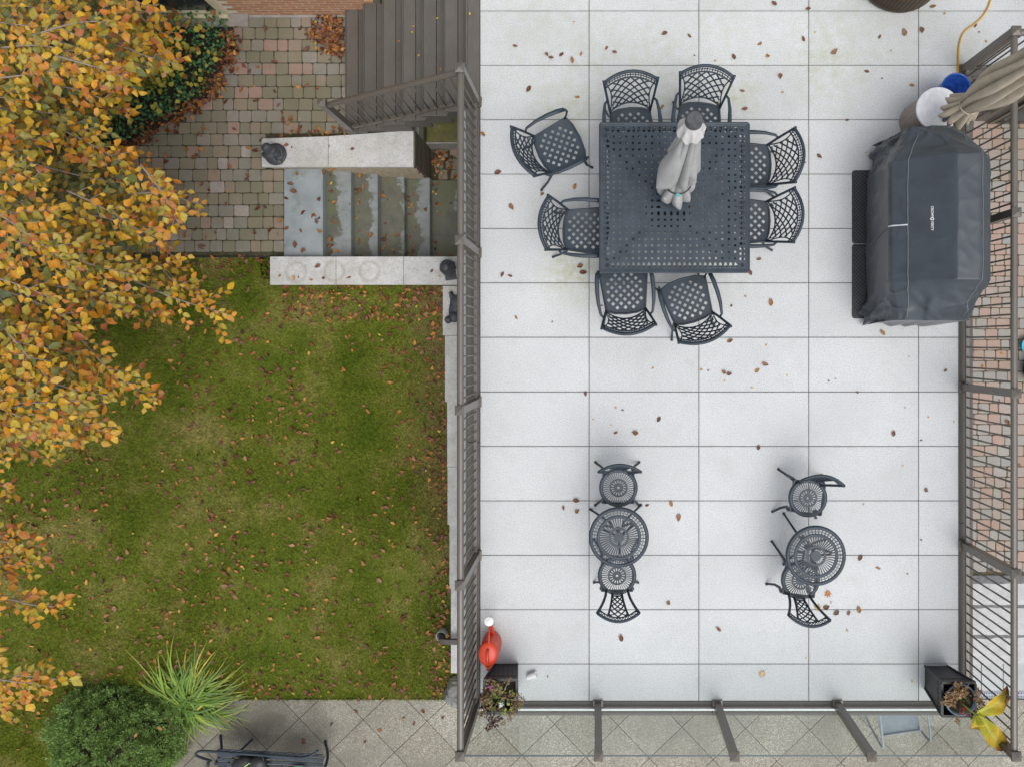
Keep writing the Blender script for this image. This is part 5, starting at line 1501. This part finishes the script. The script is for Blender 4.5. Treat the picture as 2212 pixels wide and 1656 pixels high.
# ------------------------------------------------------------------ the autumn tree on the left
tree = empty('beech_tree', (-9.6, 2.4, UZ), 0, 'autumn beech tree with orange and green leaves spreading in from the left', 'tree')
T0 = Vector((-9.6, 2.4, UZ))
MB().tube([(0, 0, 0), (.05, -.05, 1.5), (.1, -.1, 3.0), (.15, -.1, 4.6)], [.22, .17, .12, .06], 14).build('trunk', MAT['bark'], tree, smooth=True)
outline = [(-160, -60), (395, -60), (330, 20), (345, 75), (395, 95), (392, 140), (340, 165), (300, 190), (290, 240), (270, 290), (275, 335), (340, 370), (380, 410), (405, 442), (370, 470), (345, 500), (345, 570), (345, 640), (320, 660), (290, 690), (240, 685), (215, 750), (190, 790), (235, 820), (270, 850), (240, 880), (200, 925), (150, 950), (90, 990), (20, 1050), (-160, 1060)]
out2 = [(-160, 1135), (20, 1150), (80, 1165), (118, 1215), (70, 1250), (150, 1305), (90, 1330), (20, 1400), (60, 1440), (150, 1472), (60, 1500), (45, 1540), (-20, 1545), (-160, 1500)]
BR = MB(); TW = MB()
LP, LD, LN, LS, LC = [], [], [], [], []
def add_leaf(p, d, n_, s_, c_): LP.append(p); LD.append(d); LN.append(n_); LS.append(s_); LC.append(c_)
random.seed(21)
def spray(tip, z, direction, length, nb, hue):
    """a flat beech spray: a main twig with side twigs, leaves alternating"""
    p1 = P(tip[0], tip[1], z); d = Vector((direction[0], direction[1], -.10)).normalized()
    p0 = p1 - d*length + Vector((0, 0, .05))
    mid = (p0 + p1)/2 + Vector((random.uniform(-.05, .05), random.uniform(-.05, .05), .05))
    path = smooth_path([p0, mid, p1], 8)
    TW.tube([q - T0 for q in path[::2]], [.0075*(1 - i/9) + .0022 for i in range(len(path[::2]))], 5)
    tw = [(path, 1.0)]
    perp = Vector((-d.y, d.x, 0)).normalized()
    for k in range(nb):
        t = .12 + .82*k/nb; i = int(t*(len(path)-1)); b = path[i]; sg = 1 if k % 2 else -1
        l2 = length*.52*(1 - t*.62)*random.uniform(.7, 1.15)
        dd_ = (d*random.uniform(.6, 1.0) + perp*sg*random.uniform(.55, 1.0) + Vector((0, 0, random.uniform(-.18, .08)))).normalized()
        e = b + dd_*l2; sp_ = [b, b + dd_*l2*.5 + Vector((0, 0, .012)), e]
        TW.tube([q - T0 for q in sp_], [.0042, .003, .0018], 4)
        tw.append((smooth_path(sp_, 4), t))
    for path_, tt in tw:
        tot = sum((a - b).length for a, b in zip(path_, path_[1:])); nl = max(3, int(tot/.038)); 
        for k in range(nl):
            t = (k + .6)/nl
            if path_ is path and t < .45: continue
            j = min(len(path_) - 2, int(t*(len(path_)-1))); q = path_[j].lerp(path_[j+1], t*(len(path_)-1) - j)
            dr_ = (path_[j+1] - path_[j]).normalized(); side_ = Vector((-dr_.y, dr_.x, 0)); sg = 1 if k % 2 else -1
            ld = (dr_*random.uniform(.5, 1.1) + side_*sg*random.uniform(.5, 1.1) + Vector((0, 0, random.uniform(-.35, .15))))
            up = Vector((random.gauss(0, .33), random.gauss(0, .33), 1))
            h_ = hue + random.gauss(0, .17) + .22*(t - .5)
            if h_ > .5: c_ = AUT[random.choice((0, 0, 0, 1, 1, 1, 2, 3, 4, 4, 5, 5, 6, 8))]
            elif h_ > .36: c_ = np.array((.40, .31, .035))*random.uniform(.8, 1.2)
            else: c_ = GRN[random.randrange(7)]
            add_leaf(q - T0, ld, up, random.choice((random.uniform(.05, .075), random.uniform(.07, .106))), np.array(c_)*random.uniform(.78, 1.15))
cands = []
def spread(poly, n, mind, z0, z1):
    box_ = (-150, min(p[1] for p in poly), max(p[0] for p in poly), max(p[1] for p in poly)); tries = 0; got = []
    while len(got) < n and tries < 20000:
        tries += 1; u = random.uniform(box_[0], box_[2]); v = random.uniform(box_[1], box_[3])
        if not inside(poly, u, v): continue
        z = random.uniform(z0, z1)
        if any((u-a)**2 + (v-b)**2 < mind**2 and abs(z-c_) < .5 for a, b, c_ in got): continue
        got.append((u, v, z))
    return got
def flow(u, v):
    a = R(-18) - R(18)*max(-1, min(1, (v - 300)/500)) + random.gauss(0, .28)
    return (math.cos(a), math.sin(a))
for (u, v, z) in spread(outline, 215, 32, -.3, 2.5):
    e = min(((u-a)**2 + (v-b)**2)**.5 for a, b in outline if a > -100)
    hue = .13 + .44*(z - .2)/2.3 + (.14 if e < 50 else 0)
    spray((u, v), z, flow(u, v), random.uniform(.5, .95), random.randint(7, 11), hue)
shr = [(a - 45 if a > 0 else a, b) for a, b in outline]
for (u, v, z) in spread(shr, 75, 45, -1.0, -.1): spray((u, v), z, flow(u, v), random.uniform(.5, .9), random.randint(8, 11), .05)
for (u, v) in [(385, 90), (392, 140), (300, 200), (282, 250), (275, 335), (345, 372), (438, 442), (390, 492), (385, 560), (365, 690), (285, 680), (345, 862), (270, 840), (245, 940), (180, 960), (110, 1000), (35, 1066), (340, 30), (435, 640), (330, 470), (355, 520)]:
    spray((u, v), random.uniform(.6, 1.9), flow(u, v), random.uniform(.45, .7), random.randint(6, 8), .72)
spray((502, 682), 1.2, (math.cos(R(-22)), math.sin(R(-22))), 1.15, 7, .8)
for (u, v, z) in spread(out2, 20, 40, .4, 2.0): spray((u, v), z, (math.cos(R(-14)), math.sin(R(-14))), random.uniform(.4, .6), 7, .62)
for (u, v) in [(110, 1215), (148, 1308), (160, 1470), (60, 1520), (95, 1180)]: spray((u, v), 1.4, (math.cos(R(-10 + random.uniform(-15, 15))), math.sin(R(-12))), .5, 6, .75)
# boughs
for (v0, v1, u1, z) in ((40, 150, 330, 1.5), (230, 280, 220, 1.6), (180, 120, 180, 1.2), (430, 520, 200, 1.5), (540, 640, 300, 1.2), (620, 800, 200, 1.4), (760, 900, 60, 1.2), (330, 400, 250, .8)):
    a = Vector((.1, -.1, 2.6 + UZ*0)); e = P(u1, v1, z) - T0; s_ = P(-60, v0, z + .1) - T0
    pp_ = smooth_path([a, a.lerp(s_, .55) + Vector((0, 0, .3)), s_, s_.lerp(e, .5) + Vector((0, 0, .05)), e], 5)
    MB().tube(pp_, [.04*(1 - i/(len(pp_)-1))**1.6 + .003 for i in range(len(pp_))], 8).build('bough', MAT['bark'], tree, smooth=True)
TW.build('twigs', MAT['bark'], tree, smooth=True)['kind'] = 'stuff'
LP = np.array([tuple(p) for p in LP]); LD = np.array([tuple(p) for p in LD]); LN = np.array([tuple(p) for p in LN]); LS = np.array(LS); LC = np.array(LC); n = len(LP)
LN /= np.linalg.norm(LN, axis=1, keepdims=True)
fv = rng.uniform(-.2, .8, n); cv_ = rng.uniform(-.7, .45, n)
# 300 of the topmost leaves in view are single parts
wz = LP[:, 2] + UZ; wu = 1286 + (LP[:, 0] + T0.x)*FPX/(H - wz); wv = 740 - (LP[:, 1] + T0.y)*FPX/(H - wz)
vis = (wu > 5) & (wv > 5) & (wv < 1640); order = np.argsort(-(LS/(H - wz))*vis); top = order[:300]; restm = np.ones(n, bool); restm[top] = False
o = link('crown', leaves('crown', LP[restm], LD[restm], LN[restm], LS[restm], LC[restm], fv[restm], cv_[restm], MAT['leaf']), tree); o['kind'] = 'stuff'
var = []
for k in range(24):
    i = top[k*12]; var.append(leaves('leaf', np.array([[0., 0, 0]]), np.array([[1., 0, 0]]), np.array([[0, 0, 1.]]), np.array([.095]), LC[i:i+1], fv[i:i+1], cv_[i:i+1], MAT['leaf']))
for q_, i in enumerate(top):
    D = Vector(LD[i]).normalized(); N_ = Vector(LN[i]); S_ = N_.cross(D).normalized(); U_ = D.cross(S_)
    o = link('leaf', var[q_ // 13], tree); o.matrix_local = Matrix.Translation(LP[i]) @ Matrix((D, S_, U_)).transposed().to_4x4() @ Matrix.Scale(LS[i]/.095, 4)

# ------------------------------------------------------------------ planters
def planter(name, loc, label, hgt, b, t):
    p = empty(name, loc, 0, label, 'planter')
    def sq(h, z): return [(-h, -h, z), (h, -h, z), (h, h, z), (-h, h, z)]
    n = 8; rows = []
    def ringpts(h, z): return [(-h + 2*h*i/n, -h, z) for i in range(n)] + [(h, -h + 2*h*i/n, z) for i in range(n)] + [(h - 2*h*i/n, h, z) for i in range(n)] + [(-h, h - 2*h*i/n, z) for i in range(n)]
    rows = [ringpts(b + (t - b)*(i/10)**1.6, hgt*i/10) for i in range(11)]
    MB().grid(rows, True).build('basket', MAT['wicker'], p)
    rm = MB()
    for a in ((-t, -t - .012, t, -t + .014), (-t, t - .014, t, t + .012), (-t - .012, -t + .0145, -t + .014, t - .0145), (t - .014, -t + .0145, t + .012, t - .0145)): rm.box(a[0], a[1], hgt - .006, a[2], a[3], hgt + .014)
    rm.build('rim', MAT['black'], p)
    cr = MB()
    for sx_ in (-1, 1):
        for sy_ in (-1, 1): cr.bar((sx_*b, sy_*b, .0), (sx_*t, sy_*t, hgt), .018, .018)
    cr.build('corner_trim', MAT['black'], p)
    MB().box(-t + .015, -t + .015, hgt - .13, t - .015, t - .015, hgt - .1).build('inner_floor', MAT['soil'], p)
    return p
def cloud(n, c, r, cols, s0, s1, flat=1.0):
    a = rng.normal(0, 1, (n, 3)); a /= np.linalg.norm(a, axis=1, keepdims=True); a *= (rng.random(n)**.45)[:, None]
    pp_ = a*np.array(r) + np.array(c); cols = np.array(cols)
    return pp_, rng.uniform(s0, s1, n), cols[rng.integers(0, len(cols), n)]*rng.uniform(.75, 1.3, (n, 1))
def plant(name, loc, label, clouds, stems, cat='plant'):
    e = empty(name, loc, 0, label, cat); Ps, Ss, Cs = [], [], []
    for c_ in clouds: a, b, d = cloud(*c_); Ps.append(a); Ss.append(b); Cs.append(d)
    Ps = np.concatenate(Ps); Ss = np.concatenate(Ss); Cs = np.concatenate(Cs)
    link('foliage', plant_mesh('foliage', Ps, Ss, Cs, MAT['plant'], .7), e)['kind'] = 'stuff'
    mb = MB()
    for s_ in stems: mb.tube(smooth_path(s_, 4), .0035, 5)
    mb.build('stems', MAT['bark'], e, smooth=True)
    return e
DRY = [(.24, .15, .07), (.29, .19, .085), (.17, .11, .05), (.2, .16, .07)]; GR2 = [(.16, .24, .03), (.22, .28, .04), (.1, .17, .03)]; PUR = [(.09, .035, .03), (.12, .05, .035), (.07, .03, .025)]
planter('planter', (-.99, -3.69, 0), 'tall square dark wicker planter with withered flowers by the watering can', .5, .125, .172)
cl = []
for k in range(16): cl.append((40, (random.uniform(-.18, .18), random.uniform(-.18, .18), .07 + random.uniform(-.03, .06)), (.06, .06, .045), DRY, .013, .03))
for (x, y) in ((-.02, .02), (.03, .08), (-.07, .03), (.05, -.13), (-.06, -.1), (.09, -.04), (.11, .05), (-.1, -.02), (.0, -.02), (.12, -.12), (-.03, .1)): cl.append((5, (x, y, .1), (.03, .03, .02), GR2, .026, .044))
for (x, y, z) in ((-.15, -.05, .07), (-.17, -.12, .05), (-.1, -.22, .06), (-.07, -.3, .03), (-.13, -.34, .0), (-.02, -.24, .05), (-.2, -.0, .06), (-.16, .06, .08)): cl.append((26, (x, y, z), (.045, .045, .03), PUR, .014, .034))
for (x, y, z) in ((.2, .03, .1), (.24, .0, .12), (.22, -.06, .1), (.19, -.1, .08), (.1, .2, .12), (.08, .17, .1), (.03, -.28, .06), (.1, -.24, .06)): cl.append((20, (x, y, z), (.03, .03, .025), DRY + [(.18, .18, .05)], .01, .02))
stems = [[(0, 0, 0), (-.08, -.15, .1), (-.15, -.38, .02)], [(0, 0, 0), (.1, .0, .12), (.25, 0, .12)], [(0, 0, 0), (.05, .1, .12), (.1, .22, .14)], [(0, 0, 0), (-.1, 0, .1), (-.22, .0, .06)], [(.03, 0, 0), (.05, -.15, .1), (.12, -.27, .06)]]
pl = plant('withered_flowers', (-.99, -3.69, .46), 'tangle of withered brown and green flowers spilling from the left planter', cl, stems)
a, b, d = cloud(14, (-.1, .12, .12), (.012, .012, .008), [(.5, .06, .42)], .012, .02)
link('pink_flower', plant_mesh('pink_flower', a, b, d, MAT['plant'], .4), pl)
a, b, d = cloud(9, (.01, -.07, .09), (.035, .03, .015), [(.75, .75, .75)], .025, .045)
link('white_flower', plant_mesh('white_flower', a, b, d, MAT['plant'], .4), pl)

planter('planter', (3.785, -3.71, 0), 'tall square dark wicker planter holding a blue pot in the right corner', .53, .125, .175)
bp_ = empty('inner_pot', (3.80, -3.71, .43), 0, 'round blue grey flower pot sitting inside the right planter', 'pot')
MB().lathe([(.0, 0), (.12, 0), (.155, .11), (.165, .115), (.165, .13), (.15, .132), (.145, .10), (0, .10)], 40).build('pot', MAT['bluegrey'], bp_, smooth=True)
MB().lathe([(.0, .112), (.142, .108)], 24).build('soil', MAT['soil'], bp_)
cl = []
DRY2 = [(.42, .28, .12), (.34, .21, .09), (.46, .33, .15), (.25, .15, .07), (.36, .18, .10)]
for k in range(26):
    th = random.uniform(-.5, 4.4); r_ = random.uniform(.1, .19); cl.append((26, (r_*math.cos(th), r_*math.sin(th), .06 + random.uniform(-.03, .05)), (.045, .045, .035), DRY2, .014, .032))
for (x, y) in ((.02, .06), (-.03, .03), (.05, .02), (.01, -.08), (.06, -.1)): cl.append((12, (x, y, .06), (.03, .03, .02), GR2 + [(.2, .1, .08)], .014, .028))
fl = plant('dried_flowers', (3.80, -3.71, .545), 'dried brown flowers with red blooms in the blue pot', cl, [[(0, 0, 0), (-.1, .1, .1), (-.19, .12, .08)], [(0, 0, 0), (.0, .15, .1), (.05, .22, .1)], [(0, 0, 0), (-.05, -.12, .08), (-.1, -.2, .06)]])
for (x, y) in ((-.02, -.05), (-.035, -.095), (.02, -.11), (-.01, -.065)):
    a, b, d = cloud(8, (x, y, .1), (.01, .01, .008), [(.75, .06, .06)], .014, .022); link('red_flower', plant_mesh('red_flower', a, b, d, MAT['plant'], .4), fl)
cn = empty('canna_plant', (3.93, -3.80, .55), 0, 'canna with three big yellow leaves browning at the edges by the corner post', 'plant')
def big_leaf(p0, p1, width, droop, seed):
    p0 = Vector(p0); p1 = Vector(p1); n, m = 22, 10; V, F, cc = [], [], []
    d = p1 - p0; side_ = Vector((-d.y, d.x, 0)).normalized(); r = np.random.default_rng(seed)
    for i in range(n + 1):
        t = i/n; w = width*(math.sin(PI*min(1, t*.97 + .03))**.75)*(1 - .15*t); cpt = p0 + d*t + Vector((0, 0, .09*math.sin(PI*t) - droop*t*t))
        for j in range(m + 1):
            s = -1 + 2*j/m; rag = 1 + .10*noise.noise(Vector((t*9, s*3, seed))) 
            V.append(tuple(cpt + side_*s*w*rag + Vector((0, 0, .045*abs(s) + .012*math.sin(t*14 + s*4)))))
            nz = noise.noise(Vector((t*5, s*6, seed + 3))) + .5*noise.noise(Vector((t*12, s*22, seed)))
            e = (t - .62)*2.0 + (abs(s) - .62)*.9 + nz*.6
            col = np.array((.47, .46, .035))*(1 - .0) if t < .35 + .2*nz else np.array((.58, .40, .02))
            if abs(s) < .1: col = np.array((.5, .5, .12))
            if e > .28: col = np.array((.42, .19, .03)) if e < .5 else np.array((.16, .07, .03))
            cc.append(col)
    for i in range(n):
        for j in range(m): a = i*(m+1) + j; F.append((a, a+1, a+m+2, a+m+1))
    return np_mesh('leaf', np.array(V), np.array(F), MAT['plant'], np.array(cc), True)
link('leaf', big_leaf((-.10, .08, .26), (.19, .37, .30), .088, .02, 1), cn)
link('leaf', big_leaf((-.10, .06, .26), (.18, -.29, .27), .1, .04, 2), cn)
link('leaf', big_leaf((-.12, .06, .25), (-.13, -.10, .2), .075, .02, 3), cn)
MB().tube([(-.16, .09, 0), (-.14, .08, .15), (-.10, .06, .26)], [.012, .01, .008], 8).build('stalk', basic('canna stalk', (.28, .3, .06), .5), cn, smooth=True)

# ------------------------------------------------------------------ statues and boulders
s1 = empty('seated_statue', (*P(596, 334, -1.1)[:2], -1.1), R(-25), 'small dark seated monk statue on the end of the upper stone wall', 'statue')
E = [(0, 0, .05, .125, .125, .05), (0, .0, .13, .095, .09, .085), (0, -.03, .13, .075, .075, .075), (0, .02, .19, .07, .06, .05), (0, .015, .285, .056, .06, .066),
     (-.085, -.0, .15, .03, .04, .07), (.085, -.0, .15, .03, .04, .07), (-.05, -.075, .12, .06, .025, .025), (.05, -.075, .12, .06, .025, .025), (-.08, -.06, .05, .06, .05, .035), (.08, -.06, .05, .06, .05, .035),
     (-.056, .015, .275, .012, .015, .026), (.056, .015, .275, .012, .015, .026), (0, -.046, .28, .012, .014, .016), (0, .0, .235, .035, .035, .03)]
blob('figure', E, .006, MAT['statue'], s1)
MB().lathe([(0, .0), (.135, .0), (.14, .012), (.13, .025), (0, .03)], 32).build('base', MAT['statue'], s1, smooth=True)
s2 = empty('statue_head', (*P(972, 583, -1.15)[:2], -1.15), R(8), 'dark stone head with knobbly curled hair on the wall cap under the railing', 'statue')
E = [(0, 0, .16, .085, .095, .10), (0, -.02, .1, .06, .07, .06), (0, .0, .05, .06, .06, .06), (0, -.09, .14, .013, .02, .025), (0, -.08, .095, .03, .02, .012), (-.09, .0, .12, .013, .022, .05), (.09, .0, .12, .013, .022, .05), (0, .01, .255, .045, .048, .03)]
hd = blob('head', E, .006, MAT['statue'], s2)
mb = MB()
for k in range(230):
    t = (k + .5)/230; ph = math.acos(1 - t*.92); th = k*2.39996
    x, y, z = math.sin(ph)*math.cos(th), math.sin(ph)*math.sin(th), math.cos(ph)
    if y < -.45 and z < .45: continue
    c_ = Vector((.088*x, .008 + .098*y, .165 + .104*z)); rr2 = .0085
    mb.add([c_ + Vector(q)*rr2 for q in ((1, 0, 0), (0, 1, 0), (-1, 0, 0), (0, -1, 0), (.6, .6, .7), (-.6, .6, .7), (-.6, -.6, .7), (.6, -.6, .7), (0, 0, 1.1))], [(0, 1, 4), (1, 2, 5), (2, 3, 6), (3, 0, 7), (4, 5, 8), (5, 6, 8), (6, 7, 8), (7, 4, 8), (0, 4, 7), (1, 5, 4), (2, 6, 5), (3, 7, 6)])
mb.build('curls', MAT['statue'], hd, smooth=True)
MB().cbox(-.07, -.13, 0, .07, .09, .03, .005).build('base', MAT['statue'], s2)
s3 = empty('reclining_statue', (*P(985, 672, -1.25)[:2], -1.25), 0, 'dark reclining figure statue on the retaining wall beneath the railing', 'statue')
E = [(0, .0, .05, .085, .15, .05), (.01, .1, .05, .08, .1, .045), (-.01, -.08, .08, .075, .07, .065), (-.075, -.115, .12, .048, .05, .05), (.08, -.13, .05, .03, .07, .03), (-.05, .19, .04, .028, .06, .03), (.05, .19, .035, .03, .06, .03), (-.06, .22, .06, .024, .024, .03), (.085, .0, .03, .025, .12, .025), (-.04, -.1, .1, .04, .04, .04)]
blob('figure', E, .007, MAT['statue'], s3)
for i, (u, v, r, lb) in enumerate(((981, 1486, .11, 'smaller grey boulder at the low end of the retaining wall'), (985, 1508, .15, 'larger grey boulder where the wall meets the patio'))):
    e = empty('boulder', (*P(u, v, -1.85)[:2], PZ + .02), i*1.3, lb, 'rock')
    o = blob('rock', [(0, 0, .1, r, r*1.2, .16), (r*.5, .05, .08, r*.7, r*.6, .12), (-r*.4, -.04, .1, r*.6, r*.8, .13)], .012, MAT['rock'], e)
    for v_ in o.data.vertices: v_.co *= 1 + .16*noise.noise(v_.co*9) + .07*noise.noise(v_.co*25)

# downspout
ds = empty('downspout', (-1.6, -3.1, -1.6), 0, 'brown downspout elbow crossing the wall into a grey drain pipe', 'pipe')
a = P(953, 1380, -1.68) - Vector((-1.6, -3.1, -1.6)); 
MB().tube(smooth_path([(.28, a.y + .0, 1.4), (.22, a.y, .12), (.05, a.y, .02), (a.x + .06, a.y, -.02), (a.x, a.y + .01, -.07), (a.x - .01, a.y + .02, -.16)], 4), .045, 4).build('spout', basic('brown downspout', (.075, .06, .052), .5, .1), ds)
MB().lathe([(.062, -.3), (.066, -.1), (.06, -.1), (.056, -.3)], 24, c=(a.x - .01, a.y + .03)).build('drain_pipe', MAT['leadpipe'], ds, smooth=True)

# ------------------------------------------------------------------ bench at the bottom edge
bn = empty('garden_bench', (-4.28, -5.54, PZ), R(-3), 'dark metal slatted garden bench at the bottom edge of the patio', 'bench')
MT = MAT['metal_dark']
def q_(u, v, z): 
    w_ = P(u, v, z) - Vector((-4.2, -5.45, PZ)); c_, s_ = math.cos(R(3)), math.sin(R(3)); return Vector((w_.x*c_ - w_.y*s_, w_.x*s_ + w_.y*c_, w_.z))
rail_pts = [(-.8, -.02, .42), (-.84, .2, .72), (-.79, .31, .84), (-.7, .345, .86), (-.35, .34, .86), (0, .335, .86), (.35, .33, .86), (.56, .33, .86), (.66, .36, .86), (.75, .43, .86)]
MB().tube(smooth_path(rail_pts, 5), .016, 10).build('back_rail', MT, bn, smooth=True)
for k in range(13):
    x = -.66 + 1.28*k/12
    MB().bar((x, .335, .855), (x + .005, .14, .44), .03 if 3 < k < 11 else .014, .008).build('back_slat', MT, bn)
for k in range(9):
    y = .12 - .06*k
    MB().bar((-.72, y, .42 - .003*k), (.68, y, .42 - .003*k), .042, .012).build('seat_slat', MT, bn)
for sx_ in (-.74, .7):
    MB().tube(smooth_path([(sx_, .08, .62), (sx_, -.2, .65), (sx_, -.46, .63), (sx_, -.52, .55), (sx_, -.5, .4)], 4), .018, 8).build('arm', MT, bn, smooth=True)
    MB().tube([(sx_, -.5, .42), (sx_, -.53, .0)], .016, 8).build('leg', MT, bn, smooth=True)
    MB().tube(smooth_path([(sx_, -.06, .42), (sx_ - .03, .0, .2), (sx_ - .14, .1, .01)], 4), .018, 8).build('leg', MT, bn, smooth=True)
MB().tube(smooth_path([(-.62, -.1, .42), (-.56, -.04, .2), (-.44, .07, .01)], 4), .016, 8).build('leg', MT, bn, smooth=True)
for k in range(4): MB().bar((-.74, -.1 - .1*k, .63), (-.74, -.1 - .1*k, .43), .012, .012).build('arm_bar', MT, bn)
bg = empty('black_bag', (-4.52, -5.53, PZ + .44), R(12), 'black bag with lime edged pocket lying on the garden bench', 'bag')
blob('bag_body', [(-.1, .02, .05, .16, .1, .05), (.1, .0, .07, .12, .1, .07), (.03, -.08, .06, .2, .1, .06), (-.2, -.03, .03, .1, .08, .03)], .012, MAT['black'], bg)
fr = [(-.09, .0, .112), (.02, .05, .115), (.05, .01, .118), (-.06, -.045, .114)]
MB().tube([Vector(p) for p in fr + fr[:1]], .006, 6).build('pocket_trim', MAT['lime'], bg)
MB().tube([(.17 + .03*math.cos(t), .06 + .045*math.sin(t), .1) for t in [2*PI*i/16 for i in range(17)]], .004, 5).build('loop', MAT['black'], bg)
tw_ = empty('teal_towel', (-3.92, -5.63, PZ + .435), R(5), 'folded teal and white towel at the edge of the garden bench', 'towel')
blob('towel', [(0, 0, .03, .13, .07, .03), (.05, -.02, .05, .08, .06, .03)], .012, MAT['teal'], tw_)
MB().prism([(-.13, -.08), (-.03, -.09), (-.02, .05), (-.1, .055)], .055, .066, .003).build('white_panel', MAT['white'], tw_)

# ------------------------------------------------------------------ sling chair below the glass
sc_ = empty('sling_chair', (4.0, -4.92, PZ), R(8), 'grey sling patio chair half under the deck, seen through the glass', 'chair')
MT2 = basic('grey tube frame', (.3, .33, .36), .4, .08)
MB().grid([[(-.24 + .48*i/8, .2 - .42*j/8, .43 - .02*math.sin(PI*j/8) + (.01 if j == 8 else 0)) for i in range(9)] for j in range(9)]).build('seat_sling', MAT['slinggrey'], sc_, smooth=True)
MB().grid([[(-.24 + .48*i/8, .2 + .12*j/8, .43 + .45*j/8) for i in range(9)] for j in range(9)]).build('back_sling', MAT['slinggrey'], sc_, smooth=True)
for sg in (-1, 1):
    MB().tube(smooth_path([(sg*.26, .33, .9), (sg*.26, .2, .44), (sg*.26, -.22, .45)], 5), .014, 8).build('side_rail', MT2, sc_, smooth=True)
    MB().tube(smooth_path([(sg*.3, .25, .65), (sg*.31, 0, .65), (sg*.31, -.24, .63), (sg*.31, -.3, .55), (sg*.3, -.28, .3), (sg*.3, -.2, .03), (sg*.3, .1, .015), (sg*.3, .25, .015)], 5), .015, 8).build('arm', MT2, sc_, smooth=True)
MB().tube([(-.26, -.22, .45), (.26, -.22, .45)], .012, 8).build('front_rail', MT2, sc_, smooth=True)

# ------------------------------------------------------------------ wicker ottoman, sofa corner, bowl on the side path
q = P(1966, -96, .32); ot = empty('wicker_ottoman', (q.x, q.y, 0), 0, 'round brown wicker ottoman cut off by the top edge', 'ottoman')
MB().lathe([(.40, .0), (.47, .03), (.485, .16), (.475, .3), (.455, .325), (.42, .335), (.0, .34)], 72).build('basket', MAT['wicker_brown'], ot, smooth=True)
mb = MB()
for k in range(150):
    a0 = 2*PI*k/150; mb.tube([(.485*math.cos(a0 + .02*i - .05), .485*math.sin(a0 + .02*i - .05), .02 + .3*i/5 ) for i in range(6)], .007, 4)
mb.build('weave', MAT['wicker_brown'], ot, smooth=True)
so = empty('patio_sofa', (5.2, 4.15, 0), 0, 'dark sofa corner just entering at the top right', 'sofa')
MB().cbox(-.62, -.3, .05, .6, .5, .3, .02).build('base', MAT['black'], so)
MB().cbox(-.62, -.3, .305, -.5, .5, .55, .02).build('arm', MAT['black'], so)
MB().cbox(-.49, -.3, .305, .6, .5, .42, .03).build('cushion', MAT['cover'], so)
for (x, y) in ((-.58, -.26), (.56, -.26)): MB().cbox(x - .03, y - .03, 0, x + .03, y + .03, .05, .004).build('foot', MAT['black'], so)
q = P(2226, 747, SZ + .1); bo = empty('blue_bowl', (q.x, q.y, SZ), 0, 'bright blue bowl on the side path at the right edge', 'bowl')
MB().lathe([(0, .0), (.06, .0), (.11, .09), (.115, .1), (.105, .095), (.05, .02), (0, .018)], 32).build('bowl', basic('cyan glaze', (.05, .45, .62), .25, .1), bo, smooth=True)
q = P(2216, 800, SZ); fp = empty('dark_planter', (q.x + .08, q.y, SZ), 0, 'dark low pot with soil on the side path at the right edge', 'pot')
MB().lathe([(0, .0), (.12, .0), (.16, .14), (.17, .15), (.155, .15), (.14, .12)], 32).build('pot', MAT['black'], fp, smooth=True)
MB().lathe([(0, .125), (.142, .12)], 24).build('soil', MAT['soil'], fp)
